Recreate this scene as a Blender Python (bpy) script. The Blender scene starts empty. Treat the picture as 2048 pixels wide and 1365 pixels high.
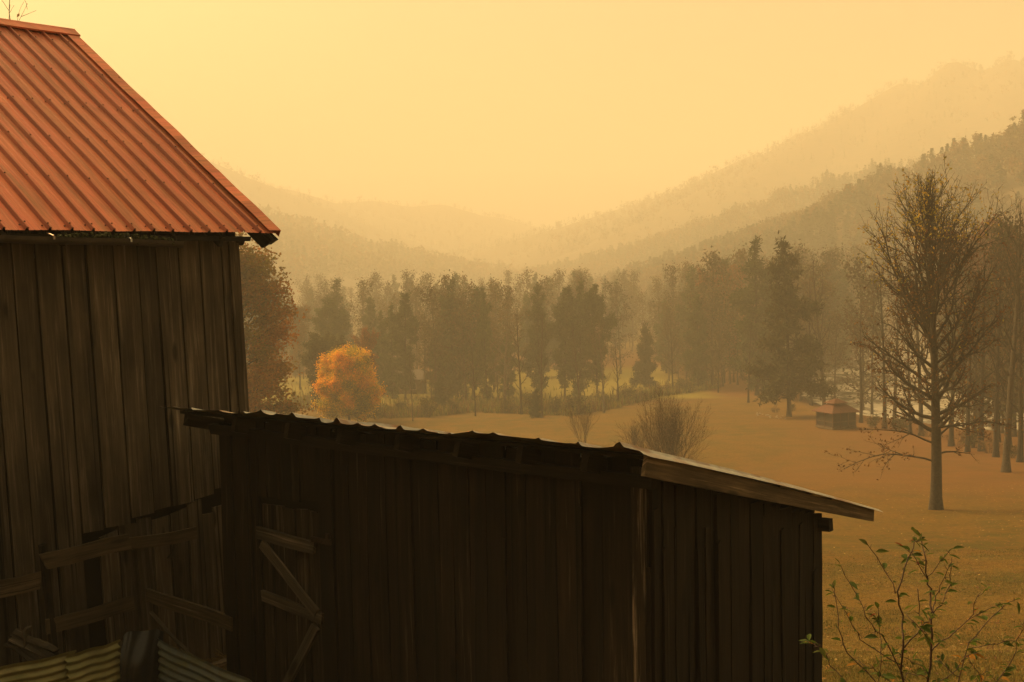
import bpy, math, random
import numpy as np
from mathutils import Vector, Matrix

S = bpy.context.scene
COL = S.collection
R = math.radians

# ------------------------------------------------------------------ camera
EYE = 20.0
FPX = 2400.0
cam_d = bpy.data.cameras.new("camera")
cam_d.sensor_width = 36.0
cam_d.lens = FPX / 2048 * 36.0
cam_d.clip_start = 0.05
cam_d.clip_end = 15000
cam = bpy.data.objects.new("camera", cam_d)
COL.objects.link(cam)
CAM_M = (Matrix.Rotation(R(90 - 3.4), 3, 'X') @ Matrix.Rotation(R(-1.1), 3, 'Z'))
cam.matrix_world = Matrix.Translation((0, 0, EYE)) @ CAM_M.to_4x4()
S.camera = cam

# ------------------------------------------------------------------ sky and sun
SUN_EL, SUN_AZ = 42.0, -54.0          # azimuth measured from +Y, negative = to the left
world = bpy.data.worlds.new("World")
S.world = world
world.use_nodes = True
wn = world.node_tree.nodes
wl = world.node_tree.links
wn.clear()
sky = wn.new("ShaderNodeTexSky")
sky.sky_type = 'NISHITA'
sky.sun_disc = False
sky.sun_elevation = R(SUN_EL)
sky.sun_rotation = R(SUN_AZ)
sky.air_density = 1.0
sky.dust_density = 6.0
sky.ozone_density = 1.0
tint = wn.new("ShaderNodeMix")
tint.data_type = 'RGBA'
tint.blend_type = 'MULTIPLY'
tint.inputs[0].default_value = 1.0
tint.inputs[7].default_value = (1.0, 0.68, 0.27, 1)   # smoke filters the daylight to amber
bg = wn.new("ShaderNodeBackground")
bg.inputs[1].default_value = 0.12
wo = wn.new("ShaderNodeOutputWorld")
wl.new(sky.outputs[0], tint.inputs[6])
wl.new(tint.outputs[2], bg.inputs[0])
wl.new(bg.outputs[0], wo.inputs[0])

sd = bpy.data.lights.new("sun", 'SUN')
sd.energy = 2.8
sd.angle = R(25)
sd.color = (1.0, 0.70, 0.32)
sun = bpy.data.objects.new("sun", sd)
COL.objects.link(sun)
_sv = Vector((math.sin(R(SUN_AZ)) * math.cos(R(SUN_EL)), math.cos(R(SUN_AZ)) * math.cos(R(SUN_EL)), math.sin(R(SUN_EL))))
sun.rotation_euler = _sv.to_track_quat('Z', 'Y').to_euler()
sun.location = (0, 0, 200)

S.view_settings.view_transform = 'Standard'
S.view_settings.look = 'None'
S.view_settings.exposure = 0.92
S.view_settings.gamma = 1.0
S.render.engine = 'CYCLES'
S.cycles.use_denoising = True
S.cycles.max_bounces = 6
S.cycles.diffuse_bounces = 3
S.cycles.glossy_bounces = 2
S.cycles.transmission_bounces = 3
S.cycles.volume_bounces = 3
S.cycles.transparent_max_bounces = 8
S.cycles.caustics_reflective = False
S.cycles.caustics_refractive = False

# haze: smoke filling the valley, the sky lies outside it
HAZE_DENSITY = 0.00090
HAZE_COLOR = (0.99, 0.965, 0.88, 1)
HAZE_G = 0.05
HAZE_TOP = 335.0

# ------------------------------------------------------------------ helpers
def ray(px, py):
    d = CAM_M @ Vector(((px - 1024) / FPX, -(py - 682.5) / FPX, -1.0))
    return d / d.y

def at(px, py, depth):
    r = ray(px, py) * depth
    return Vector((r.x, r.y, r.z + EYE))

def smooth(a, b, x):
    t = np.clip((x - a) / (b - a), 0, 1)
    return t * t * (3 - 2 * t)

_py = np.array([-80, -60, -20, -6, -2, 0, 4, 8, 13, 17, 30, 57, 90, 120, 150, 200, 260, 400, 6000.])
_pz = np.array([30, 22, 6.5, .3, -1.6, -1.75, -2.7, -4.1, -4.7, -6.0, -8.3, -11.8, -14.8, -16.7, -17.9, -19.4, -20.2, -20.8, -20.8])  # first heights: unseen rise behind the camera, shaped to block sky light
_gy = np.concatenate([np.arange(-80, 40, .5), np.arange(40, 400, 2.), [600, 6000]])
_gz = np.interp(_gy, _py, _pz)
_k = np.ones(7) / 7
_gs = np.convolve(np.pad(_gz[:240], 3, mode='edge'), _k, 'valid')
_gz[4:234] = _gs[4:234]
RIVER = np.array([(110, 60), (84, 92), (66, 118), (55, 145), (54, 170), (62, 200), (78, 240), (105, 300), (130, 350), (160, 430)], float)

def river_dist(x, y):
    x = np.asarray(x, float); y = np.asarray(y, float)
    best = np.full(np.broadcast(x, y).shape, 1e9)
    for (x0, y0), (x1, y1) in zip(RIVER[:-1], RIVER[1:]):
        dx, dy = x1 - x0, y1 - y0
        t = np.clip(((x - x0) * dx + (y - y0) * dy) / (dx * dx + dy * dy), 0, 1)
        best = np.minimum(best, np.hypot(x - x0 - t * dx, y - y0 - t * dy))
    return best

K = 1.4                     # size of the valley
WATER_Z = -19.0 * K
def gh(x, y):
    """height of the ground, world z"""
    x = np.asarray(x, float); y = np.asarray(y, float)
    near = np.interp(y, _gy, _gz)
    far = valley(x / K, y / K) * K
    b = smooth(14, 32, y)
    z = near * (1 - b) + far * b + EYE
    return z if z.shape else float(z)

def valley(x, y):
    z = np.interp(y, _gy, _gz)
    z = z + 0.12 * np.sin(x * .21 + 1.3) * np.sin(y * .17) * smooth(14, 40, y)
    z = z + 0.35 * np.sin(x * .043 + .5) * np.sin(y * .051 + 1) * smooth(40, 120, y)
    rd = river_dist(x, y)
    far = smooth(300, 420, y)
    cut = (1 - smooth(6.5, 20, rd)) * (1 - far)
    return z * (1 - cut) + np.minimum(z, -20.3) * cut

def on_ground(px, py):
    """where the sight line through a pixel of the photograph meets the ground"""
    r = ray(px, py)
    ys = np.geomspace(5, 1200, 4500)
    dz = ys * r.z + EYE - gh(ys * r.x, ys)
    i = int(np.argmax(dz < 0))
    y = ys[i]
    return Vector((r.x * y, y, gh(r.x * y, y)))

def down(px, depth):
    """point on the ground at a depth, in the column of a pixel"""
    x = ray(px, 700).x * depth
    return Vector((x, depth, gh(x, depth)))

def tag(o, label=None, cat=None, group=None, kind=None):
    if label: o['label'] = label
    if cat: o['category'] = cat
    if group: o['group'] = group
    if kind: o['kind'] = kind
    return o

def empty(name, loc, label=None, cat=None, group=None, rz=0.0):
    o = bpy.data.objects.new(name, None)
    o.empty_display_size = 0.3
    COL.objects.link(o)
    o.location = loc
    o.rotation_euler = (0, 0, rz)
    return tag(o, label, cat, group)

def make_mesh(name, verts, faces, mats, mi=None, col=None, gc=None, smooth_sh=False):
    """verts (N,3); faces list of tuples or (M,4) array"""
    me = bpy.data.meshes.new(name)
    verts = np.asarray(verts, np.float32)
    if isinstance(faces, np.ndarray):
        k = faces.shape[1]
        tot = np.full(len(faces), k, np.int32)
        idx = faces.astype(np.int32).ravel()
    else:
        tot = np.array([len(f) for f in faces], np.int32)
        idx = np.array([i for f in faces for i in f], np.int32)
    me.vertices.add(len(verts)); me.vertices.foreach_set("co", verts.ravel())
    me.loops.add(len(idx)); me.loops.foreach_set("vertex_index", idx)
    me.polygons.add(len(tot))
    me.polygons.foreach_set("loop_start", np.concatenate([[0], np.cumsum(tot)[:-1]]).astype(np.int32))
    me.polygons.foreach_set("loop_total", tot)
    if mi is not None:
        me.polygons.foreach_set("material_index", np.asarray(mi, np.int32))
    me.polygons.foreach_set("use_smooth", np.full(len(tot), bool(smooth_sh)))
    for m in (mats if isinstance(mats, (list, tuple)) else [mats]):
        me.materials.append(m)
    if col is not None:
        a = me.attributes.new("tint", 'FLOAT_COLOR', 'POINT')
        c = np.ones((len(verts), 4), np.float32); c[:, :3] = col
        a.data.foreach_set("color", c.ravel())
    if gc is not None:
        a = me.attributes.new("grain", 'FLOAT_VECTOR', 'POINT')
        a.data.foreach_set("vector", np.asarray(gc, np.float32).ravel())
    me.update(calc_edges=True)
    me.validate()
    return me

def root_loc(parent):
    while parent is not None and parent.parent is not None:
        parent = parent.parent
    return np.array(parent.location) if parent is not None else np.zeros(3)

def obj(name, verts, faces, mats, parent=None, local=False, **kw):
    v = np.asarray(verts, float)
    if not local:
        v = v - root_loc(parent)
    o = bpy.data.objects.new(name, make_mesh(name, v, faces, mats, **kw))
    COL.objects.link(o)
    if parent is not None:
        o.parent = parent
    return o

def link(name, me, parent=None):
    o = bpy.data.objects.new(name, me)
    COL.objects.link(o)
    if parent is not None: o.parent = parent
    return o

class Geo:
    """collects simple solids into one mesh"""
    def __init__(self): self.v = []; self.f = []; self.g = []; self.n = 0
    def add(self, v, f, g=None):
        self.v.extend([tuple(p) for p in v]); self.f.extend([tuple(i + self.n for i in q) for q in f])
        self.g.extend(g if g is not None else [tuple(p) for p in v]); self.n += len(v)
    def box(self, c, ax, ay, az):
        """centre and three half-axis vectors"""
        c, ax, ay, az = Vector(c), Vector(ax), Vector(ay), Vector(az)
        v = [c + sx * ax + sy * ay + sz * az for sz in (-1, 1) for sy in (-1, 1) for sx in (-1, 1)]
        self.add(v, [(0, 2, 3, 1), (4, 5, 7, 6), (0, 1, 5, 4), (2, 6, 7, 3), (0, 4, 6, 2), (1, 3, 7, 5)])
    def tube(self, pts, rad, n=8, cap=True):
        pts = [Vector(p) for p in pts]
        if not isinstance(rad, (list, tuple, np.ndarray)): rad = [rad] * len(pts)
        v = []; f = []
        for i, p in enumerate(pts):
            t = (pts[min(i + 1, len(pts) - 1)] - pts[max(i - 1, 0)]).normalized()
            u = t.orthogonal().normalized() if i == 0 else (u - t * u.dot(t)).normalized()
            w = t.cross(u)
            for k in range(n):
                a = 2 * math.pi * k / n
                v.append(p + (u * math.cos(a) + w * math.sin(a)) * rad[i])
        for i in range(len(pts) - 1):
            for k in range(n):
                f.append((i * n + k, i * n + (k + 1) % n, (i + 1) * n + (k + 1) % n, (i + 1) * n + k))
        if cap:
            f.append(tuple(range(n))[::-1]); f.append(tuple((len(pts) - 1) * n + k for k in range(n)))
        self.add(v, f)
    def build(self, name, mat, parent=None, sm=False, local=False):
        return obj(name, self.v, self.f, mat, parent, gc=self.g, smooth_sh=sm, local=local)

PR = random.Random(7)
class Planks(Geo):
    """boards that know their own grain direction"""
    def plank(self, a, b, width, thick, nrm, warp=.006, rough=0.0, segs=8, cut=0.0, taper=1.0, edge=.03):
        a, b = Vector(a), Vector(b)
        u = (b - a); L = u.length; u = u / L
        n = Vector(nrm); n = (n - u * n.dot(u)).normalized()
        w = u.cross(n)
        pid = PR.random() * 50
        ph1, ph2, ph3 = PR.random() * 6, PR.random() * 6, PR.random() * 6
        v = []; g = []; f = []
        for i in range(segs + 1):
            t = i / segs
            c = a.lerp(b, t) + n * warp * math.sin(t * 3.1 + ph1) + w * warp * .7 * math.sin(t * 4.3 + ph2)
            hw = width / 2 * (1 + (taper - 1) * t)
            h1 = hw * (1 + edge * math.sin(t * 9 + ph2) + edge * PR.uniform(-.5, .5))
            h2 = hw * (1 + edge * math.sin(t * 7 + ph3) + edge * PR.uniform(-.5, .5))
            o1 = o2 = 0.0
            if i in (0, segs):
                o1, o2 = PR.uniform(-rough, rough), PR.uniform(-rough, rough)
                if i == segs: o1 += cut; o2 -= cut
            tw = PR.uniform(-1, 1) * warp * .4
            q = [(-h1, -thick / 2, o1), (h2, -thick / 2, o2), (h2, thick / 2 + tw, o2), (-h1, thick / 2 - tw, o1)]
            for x, y, o in q:
                v.append(c + w * x + n * y + u * o)
                g.append((x + y * 1.0 + pid * 3.7, t * L + o + pid * 5.1, pid))
        for i in range(segs):
            for k in range(4):
                f.append((i * 4 + k, i * 4 + (k + 1) % 4, (i + 1) * 4 + (k + 1) % 4, (i + 1) * 4 + k))
        f.append((3, 2, 1, 0)); s = segs * 4; f.append((s, s + 1, s + 2, s + 3))
        self.add(v, f, g)

# ------------------------------------------------------------------ materials
def new_mat(name):
    m = bpy.data.materials.new(name)
    m.use_nodes = True
    nt = m.node_tree
    b = nt.nodes["Principled BSDF"]
    return m, nt, b

def N(nt, typ, **kw):
    n = nt.nodes.new(typ)
    for k, v in kw.items(): setattr(n, k, v)
    return n

def noise(nt, vec, scale, detail=6, rough=.6, dim=None):
    n = N(nt, "ShaderNodeTexNoise")
    n.inputs["Scale"].default_value = scale
    n.inputs["Detail"].default_value = detail
    n.inputs["Roughness"].default_value = rough
    if vec is not None: nt.links.new(vec, n.inputs["Vector"])
    return n.outputs[0]

def mapping(nt, vec, scale, loc=(0, 0, 0)):
    m = N(nt, "ShaderNodeMapping")
    m.inputs["Scale"].default_value = scale
    m.inputs["Location"].default_value = loc
    nt.links.new(vec, m.inputs["Vector"])
    return m.outputs[0]

def ramp(nt, fac, stops):
    r = N(nt, "ShaderNodeValToRGB")
    cr = r.color_ramp
    while len(cr.elements) < len(stops): cr.elements.new(.5)
    for e, (p, c) in zip(cr.elements, stops):
        e.position = p
        e.color = (c, c, c, 1) if isinstance(c, (int, float)) else (*c, 1)
    nt.links.new(fac, r.inputs[0])
    return r.outputs[0]

def mix(nt, fac, a, b, mode='MIX'):
    m = N(nt, "ShaderNodeMix", data_type='RGBA', blend_type=mode)
    for s, i in ((fac, 0), (a, 6), (b, 7)):
        if isinstance(s, (int, float)): m.inputs[i].default_value = s if i == 0 else (s, s, s, 1)
        elif isinstance(s, tuple): m.inputs[i].default_value = (*s, 1)
        else: nt.links.new(s, m.inputs[i])
    return m.outputs[2]

def math_n(nt, op, a, b=None, clamp=False):
    m = N(nt, "ShaderNodeMath", operation=op, use_clamp=clamp)
    for i, s in enumerate((a, b)):
        if s is None: continue
        if isinstance(s, (int, float)): m.inputs[i].default_value = s
        else: nt.links.new(s, m.inputs[i])
    return m.outputs[0]

def attr(nt, name):
    a = N(nt, "ShaderNodeAttribute", attribute_name=name)
    return a

def bump(nt, b, h, strength=.5, dist=.01):
    n = N(nt, "ShaderNodeBump")
    n.inputs["Strength"].default_value = strength
    n.inputs["Distance"].default_value = dist
    nt.links.new(h, n.inputs["Height"])
    nt.links.new(n.outputs[0], b.inputs["Normal"])

def wood(name, dark, mid, pale, spec=.25, pale_amt=.62, calm=0.0):
    m, nt, b = new_mat(name)
    g = attr(nt, "grain").outputs["Vector"]
    sep = N(nt, "ShaderNodeSeparateXYZ"); nt.links.new(g, sep.inputs[0])
    wn_ = N(nt, "ShaderNodeTexWhiteNoise", noise_dimensions='1D'); nt.links.new(sep.outputs[2], wn_.inputs["W"])
    warp = noise(nt, mapping(nt, g, (2.2, .7, 1)), 1.0, 3)
    gw = N(nt, "ShaderNodeVectorMath", operation='ADD')
    wv = N(nt, "ShaderNodeCombineXYZ"); nt.links.new(math_n(nt, 'MULTIPLY', warp, .016), wv.inputs[0])
    nt.links.new(g, gw.inputs[0]); nt.links.new(wv.outputs[0], gw.inputs[1])
    gg = gw.outputs[0]
    broad = noise(nt, mapping(nt, gg, (12, .5, 1)), 1.0, 8, .62)
    fine = noise(nt, mapping(nt, gg, (40, 1.3, 1)), 1.0, 6, .7)
    blot = noise(nt, mapping(nt, g, (2.5, .9, 1)), 1.0, 5, .55)
    worn = noise(nt, mapping(nt, gg, (24, .7, 1), (31, 7, 0)), 1.0, 8, .68)
    c = mix(nt, ramp(nt, broad, [(.32 - .12 * calm, 0.0), (.68, 1.0)]), dark, mid)
    c = mix(nt, ramp(nt, worn, [(pale_amt - .06, 0.0), (pale_amt + .10, 1.0)]), c, pale)
    c = mix(nt, 1.0, c, ramp(nt, fine, [(.30, .42 + .3 * calm), (.62, 1.2 - .05 * calm)]), 'MULTIPLY')
    c = mix(nt, 1.0, c, ramp(nt, blot, [(.32, .5), (.68, 1.3)]), 'MULTIPLY')
    c = mix(nt, 1.0, c, ramp(nt, wn_.outputs[0], [(0, .62), (1, 1.32)]), 'MULTIPLY')
    # knots
    vo = N(nt, "ShaderNodeTexVoronoi"); vo.inputs["Scale"].default_value = 1.0
    nt.links.new(mapping(nt, g, (3.6, 1.05, 1)), vo.inputs["Vector"])
    c = mix(nt, ramp(nt, vo.outputs["Distance"], [(.07, .8), (.14, 0.0)]), c, tuple(x * .35 for x in dark))
    # long checks in the wood
    crk = ramp(nt, noise(nt, mapping(nt, gg, (30, .22, 1), (5, 3, 1)), 1.0, 1, .3), [(.27, 1.0), (.31, 0.0)])
    c = mix(nt, math_n(nt, 'MULTIPLY', crk, .85), c, tuple(x * .15 for x in dark))
    nt.links.new(c, b.inputs["Base Color"])
    b.inputs["Roughness"].default_value = .85
    b.inputs["Specular IOR Level"].default_value = spec
    h = math_n(nt, 'SUBTRACT', math_n(nt, 'ADD', math_n(nt, 'MULTIPLY', fine, .6), broad), crk)
    bump(nt, b, h, .45, .008)
    return m

def tinted(name, rough=.8, var=.25, scale=3.0, trans=0.0, spec=.2):
    """colour carried by the mesh, broken up by noise"""
    m, nt, b = new_mat(name)
    a = attr(nt, "tint").outputs["Color"]
    geo = N(nt, "ShaderNodeNewGeometry").outputs["Position"]
    oi = N(nt, "ShaderNodeObjectInfo").outputs["Random"]
    c = mix(nt, 1.0, a, ramp(nt, noise(nt, geo, scale, 3), [(.3, 1 - var), (.7, 1 + var)]), 'MULTIPLY')
    c = mix(nt, 1.0, c, ramp(nt, oi, [(0, .82), (1, 1.15)]), 'MULTIPLY')
    nt.links.new(c, b.inputs["Base Color"])
    b.inputs["Roughness"].default_value = rough
    b.inputs["Specular IOR Level"].default_value = spec
    if trans > 0:
        t = N(nt, "ShaderNodeBsdfTranslucent"); nt.links.new(c, t.inputs[0])
        ms = N(nt, "ShaderNodeMixShader"); ms.inputs[0].default_value = trans
        out = nt.nodes["Material Output"]
        nt.links.new(b.outputs[0], ms.inputs[1]); nt.links.new(t.outputs[0], ms.inputs[2])
        nt.links.new(ms.outputs[0], out.inputs[0])
    return m

def plain(name, color, rough=.7, metal=0.0, var=.3, scale=8, spec=.3, bmp=.3, stretch=(1, 1, 1)):
    m, nt, b = new_mat(name)
    geo = mapping(nt, N(nt, "ShaderNodeNewGeometry").outputs["Position"], stretch)
    n = noise(nt, geo, scale, 7)
    c = mix(nt, 1.0, color, ramp(nt, n, [(.3, 1 - var), (.7, 1 + var)]), 'MULTIPLY')
    nt.links.new(c, b.inputs["Base Color"])
    b.inputs["Roughness"].default_value = rough
    b.inputs["Metallic"].default_value = metal
    b.inputs["Specular IOR Level"].default_value = spec
    bump(nt, b, n, bmp, .01)
    return m

M = {}
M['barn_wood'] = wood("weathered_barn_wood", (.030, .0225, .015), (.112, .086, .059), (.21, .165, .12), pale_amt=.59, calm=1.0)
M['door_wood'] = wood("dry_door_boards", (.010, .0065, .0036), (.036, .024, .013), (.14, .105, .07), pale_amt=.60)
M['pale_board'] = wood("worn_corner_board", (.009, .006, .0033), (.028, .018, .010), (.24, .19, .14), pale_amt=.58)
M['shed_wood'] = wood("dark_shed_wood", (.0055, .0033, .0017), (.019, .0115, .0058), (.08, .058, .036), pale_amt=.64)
M['rail_wood'] = wood("rail_wood", (.062, .044, .026), (.17, .12, .068), (.33, .24, .15))
M['rough_wood'] = wood("grey_batten_wood", (.032, .026, .019), (.10, .08, .058), (.24, .195, .145))
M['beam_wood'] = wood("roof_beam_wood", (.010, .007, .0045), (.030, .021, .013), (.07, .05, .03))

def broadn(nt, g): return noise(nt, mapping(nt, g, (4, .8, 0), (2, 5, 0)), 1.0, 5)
def red_roof():
    m, nt, b = new_mat("red_painted_roof_metal")
    g = attr(nt, "grain").outputs["Vector"]
    streak = noise(nt, mapping(nt, g, (7, .55, 1)), 1.0, 7, .6)
    blot = noise(nt, mapping(nt, g, (1.3, .6, 1)), 1.0, 5, .6)
    fine = noise(nt, mapping(nt, g, (45, 2.5, 1)), 1.0, 4, .6)
    c = mix(nt, ramp(nt, blot, [(.35, 0.0), (.65, 1.0)]), (.62, .140, .080), (.60, .185, .075))
    c = mix(nt, ramp(nt, streak, [(.46, 0.0), (.66, .8)]), c, (.33, .135, .06))
    c = mix(nt, ramp(nt, noise(nt, mapping(nt, g, (3, .9, 1), (9, 2, 0)), 1.0, 8, .65), [(.58, 0.0), (.72, .55)]), c, (.70, .30, .13))
    c = mix(nt, 1.0, c, ramp(nt, fine, [(.3, .8), (.7, 1.12)]), 'MULTIPLY')
    wear = noise(nt, mapping(nt, g, (1.1, 1.6, 1), (3, 8, 0)), 1.0, 7, .7)
    c = mix(nt, ramp(nt, wear, [(.55, 0.0), (.75, .5)]), c, (.22, .09, .05))
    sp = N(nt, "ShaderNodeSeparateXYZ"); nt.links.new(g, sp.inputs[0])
    sh = N(nt, "ShaderNodeTexWhiteNoise", noise_dimensions='2D'); cv = N(nt, "ShaderNodeCombineXYZ")
    nt.links.new(math_n(nt, 'FLOOR', math_n(nt, 'DIVIDE', math_n(nt, 'SUBTRACT', sp.outputs[0], .34), .916)), cv.inputs[0])
    nt.links.new(math_n(nt, 'FLOOR', math_n(nt, 'DIVIDE', sp.outputs[1], 3.95)), cv.inputs[1])
    nt.links.new(cv.outputs[0], sh.inputs["Vector"])
    c = mix(nt, 1.0, c, ramp(nt, sh.outputs["Value"], [(0, .78), (1, 1.16)]), 'MULTIPLY')
    c = mix(nt, math_n(nt, 'MULTIPLY', sp.outputs[2], ramp(nt, broadn(nt, g), [(.3, .55), (.6, .95)])), c, (.20, .040, .022))  # dark red on rib sides: painted rib shade together with grime
    nt.links.new(c, b.inputs["Base Color"])
    nt.links.new(ramp(nt, streak, [(.3, .42), (.7, .6)]), b.inputs["Roughness"])
    b.inputs["Specular IOR Level"].default_value = .4
    bump(nt, b, streak, .12, .01)
    return m
M['straw'] = plain("dry_straw", (.15, .095, .035), .9, 0, .3, 20)
M['red'] = red_roof()
M['red_dark'] = plain("rusted_screw_heads", (.12, .035, .02), .6, 0, .3, 30)

def tin():
    m, nt, b = new_mat("old_galvanised_tin")
    g = attr(nt, "grain").outputs["Vector"]
    n1 = noise(nt, mapping(nt, g, (1.2, 1.2, 1.2)), 2.0, 6)
    n2 = noise(nt, mapping(nt, g, (1, 1, 1), (4, 4, 4)), 6.0, 6)
    c = mix(nt, ramp(nt, n1, [(.46, 0.0), (.62, 1.0)]), (.42, .41, .38), (.26, .13, .07))
    c = mix(nt, 1.0, c, ramp(nt, n2, [(.3, .75), (.7, 1.1)]), 'MULTIPLY')
    nt.links.new(c, b.inputs["Base Color"])
    b.inputs["Metallic"].default_value = .75
    b.inputs["Roughness"].default_value = .42
    bump(nt, b, n2, .15, .01)
    return m
M['tin'] = tin()

def corr(name, c1, c2, c3):
    m, nt, b = new_mat(name)
    g = attr(nt, "grain").outputs["Vector"]
    n1 = noise(nt, mapping(nt, g, (1.2, 3, 3)), 2.0, 6)
    n2 = noise(nt, mapping(nt, g, (1, 1, 1), (3, 1, 4)), 9.0, 6)
    c = mix(nt, ramp(nt, n1, [(.4, 0.0), (.62, 1.0)]), c1, c2)
    c = mix(nt, ramp(nt, n2, [(.5, 0.0), (.75, .7)]), c, c3)
    nt.links.new(c, b.inputs["Base Color"])
    b.inputs["Metallic"].default_value = .25
    b.inputs["Roughness"].default_value = .5
    bump(nt, b, n2, .15, .01)
    return m
M['corr_green'] = corr("mossy_corrugated_iron", (.30, .27, .12), (.20, .195, .075), (.13, .09, .045))
M['corr_blue'] = corr("blue_grey_corrugated_iron", (.13, .16, .17), (.13, .14, .08), (.10, .075, .045))
M['gutter'] = plain("dull_gutter_metal", (.055, .042, .03), .5, .3, .35, 6)
M['moss'] = plain("gutter_moss", (.045, .05, .016), .95, 0, .5, 40)
M['tarp'] = plain("black_plastic", (.012, .013, .015), .42, 0, .3, 12, .5)
M['gap_shade'] = plain("gap_shade_black", (.004, .003, .002), .95, 0, .2, 5)  # near-black colour standing for the shade behind board gaps
M['iron'] = plain("rusty_iron", (.03, .018, .012), .75, .3, .4, 30)
M['leaf'] = tinted("leaves", .75, .25, 1.2, .5)
M['needle'] = tinted("needles", .8, .3, .8, .2)
M['bark'] = tinted("bark", .9, .35, 6.0)
M['litter'] = tinted("fallen_leaves", .85, .2, 4.0, .15)
M['blade'] = tinted("grass_blades", .85, .25, 1.0, .3)
M['stone'] = plain("pale_stone", (.26, .22, .17), .85, 0, .3, 3)
M['thatch'] = plain("red_brown_shingle", (.10, .036, .018), .8, 0, .35, 5)
M['screen_wood'] = plain("brown_stained_wood", (.085, .045, .025), .75, 0, .3, 6)
M['mesh'] = plain("insect_mesh", (.035, .028, .02), .8, 0, .2, 20)
M['grey_roof'] = plain("grey_shingle", (.085, .066, .055), .85, 0, .25, 2)
M['pale_wall'] = plain("dull_cream_siding", (.13, .095, .06), .8, 0, .2, 2)
M['pane'] = plain("dark_window_glass", (.03, .03, .03), .15, 0, .1, 2, .5, 0)

def ground_mat():
    m, nt, b = new_mat("autumn_grass")
    P = N(nt, "ShaderNodeNewGeometry").outputs["Position"]
    a = attr(nt, "tint").outputs["Color"]
    n0 = noise(nt, mapping(nt, P, (.05, .03, 0)), 1.0, 5, .6)
    n1 = noise(nt, mapping(nt, P, (.35, .22, 0)), 1.0, 7, .65)
    n2 = noise(nt, mapping(nt, P, (3.0, 2.0, 0)), 1.0, 8, .7)
    n3 = noise(nt, mapping(nt, P, (22, 16, 0)), 1.0, 4, .7)
    c = mix(nt, ramp(nt, n1, [(.40, 0.0), (.60, 1.0)]), (.142, .074, .012), (.074, .061, .009))
    n4 = noise(nt, mapping(nt, P, (.11, .5, 0), (7, 3, 0)), 1.0, 6, .7)
    c = mix(nt, ramp(nt, n4, [(.5, 0.0), (.66, .6)]), c, (.180, .107, .020))
    c = mix(nt, ramp(nt, n0, [(.4, 0.0), (.68, .8)]), c, (.160, .090, .014))
    c = mix(nt, ramp(nt, n2, [(.46, 0.0), (.66, .85)]), c, (.060, .042, .010))
    c = mix(nt, ramp(nt, n3, [(.55, 0.0), (.75, .55)]), c, (.19, .112, .026))
    sep = N(nt, "ShaderNodeSeparateColor"); nt.links.new(a, sep.inputs[0])
    lit = math_n(nt, 'MULTIPLY', sep.outputs[0], ramp(nt, n2, [(.32, .15), (.6, 1.0)]))
    c = mix(nt, lit, c, (.150, .062, .022))
    c = mix(nt, math_n(nt, 'MULTIPLY', sep.outputs[1], .9), c, (.11, .085, .06))
    c = mix(nt, math_n(nt, 'MULTIPLY', sep.outputs[2], .9), c, (.20, .165, .034))
    nt.links.new(c, b.inputs["Base Color"])
    b.inputs["Roughness"].default_value = .95
    b.inputs["Specular IOR Level"].default_value = .1
    bump(nt, b, math_n(nt, 'ADD', n3, math_n(nt, 'MULTIPLY', n2, 2.0)), .8, .06)
    return m
M['ground'] = ground_mat()

def water_mat():
    m, nt, b = new_mat("shallow_river_water")
    P = N(nt, "ShaderNodeNewGeometry").outputs["Position"]
    n1 = noise(nt, mapping(nt, P, (.8, .35, 1)), 1.0, 6, .65)
    n2 = noise(nt, mapping(nt, P, (.22, .14, 1)), 1.0, 5, .65)
    c = mix(nt, ramp(nt, n2, [(.40, 0.0), (.55, .9)]), (.05, .042, .03), (.78, .72, .60))
    nt.links.new(c, b.inputs["Base Color"])
    b.inputs["Roughness"].default_value = .12
    bump(nt, b, n1, .35, .12)
    return m
M['water'] = water_mat()

def hill_mat():
    m, nt, b = new_mat("forest_floor")
    P = N(nt, "ShaderNodeNewGeometry").outputs["Position"]
    n1 = noise(nt, P, .08, 7, .7)
    c = mix(nt, ramp(nt, n1, [(.35, 0.0), (.65, 1.0)]), (.05, .042, .02), (.12, .07, .035))
    nt.links.new(c, b.inputs["Base Color"])
    b.inputs["Roughness"].default_value = .95
    return m
M['hill'] = hill_mat()

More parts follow.
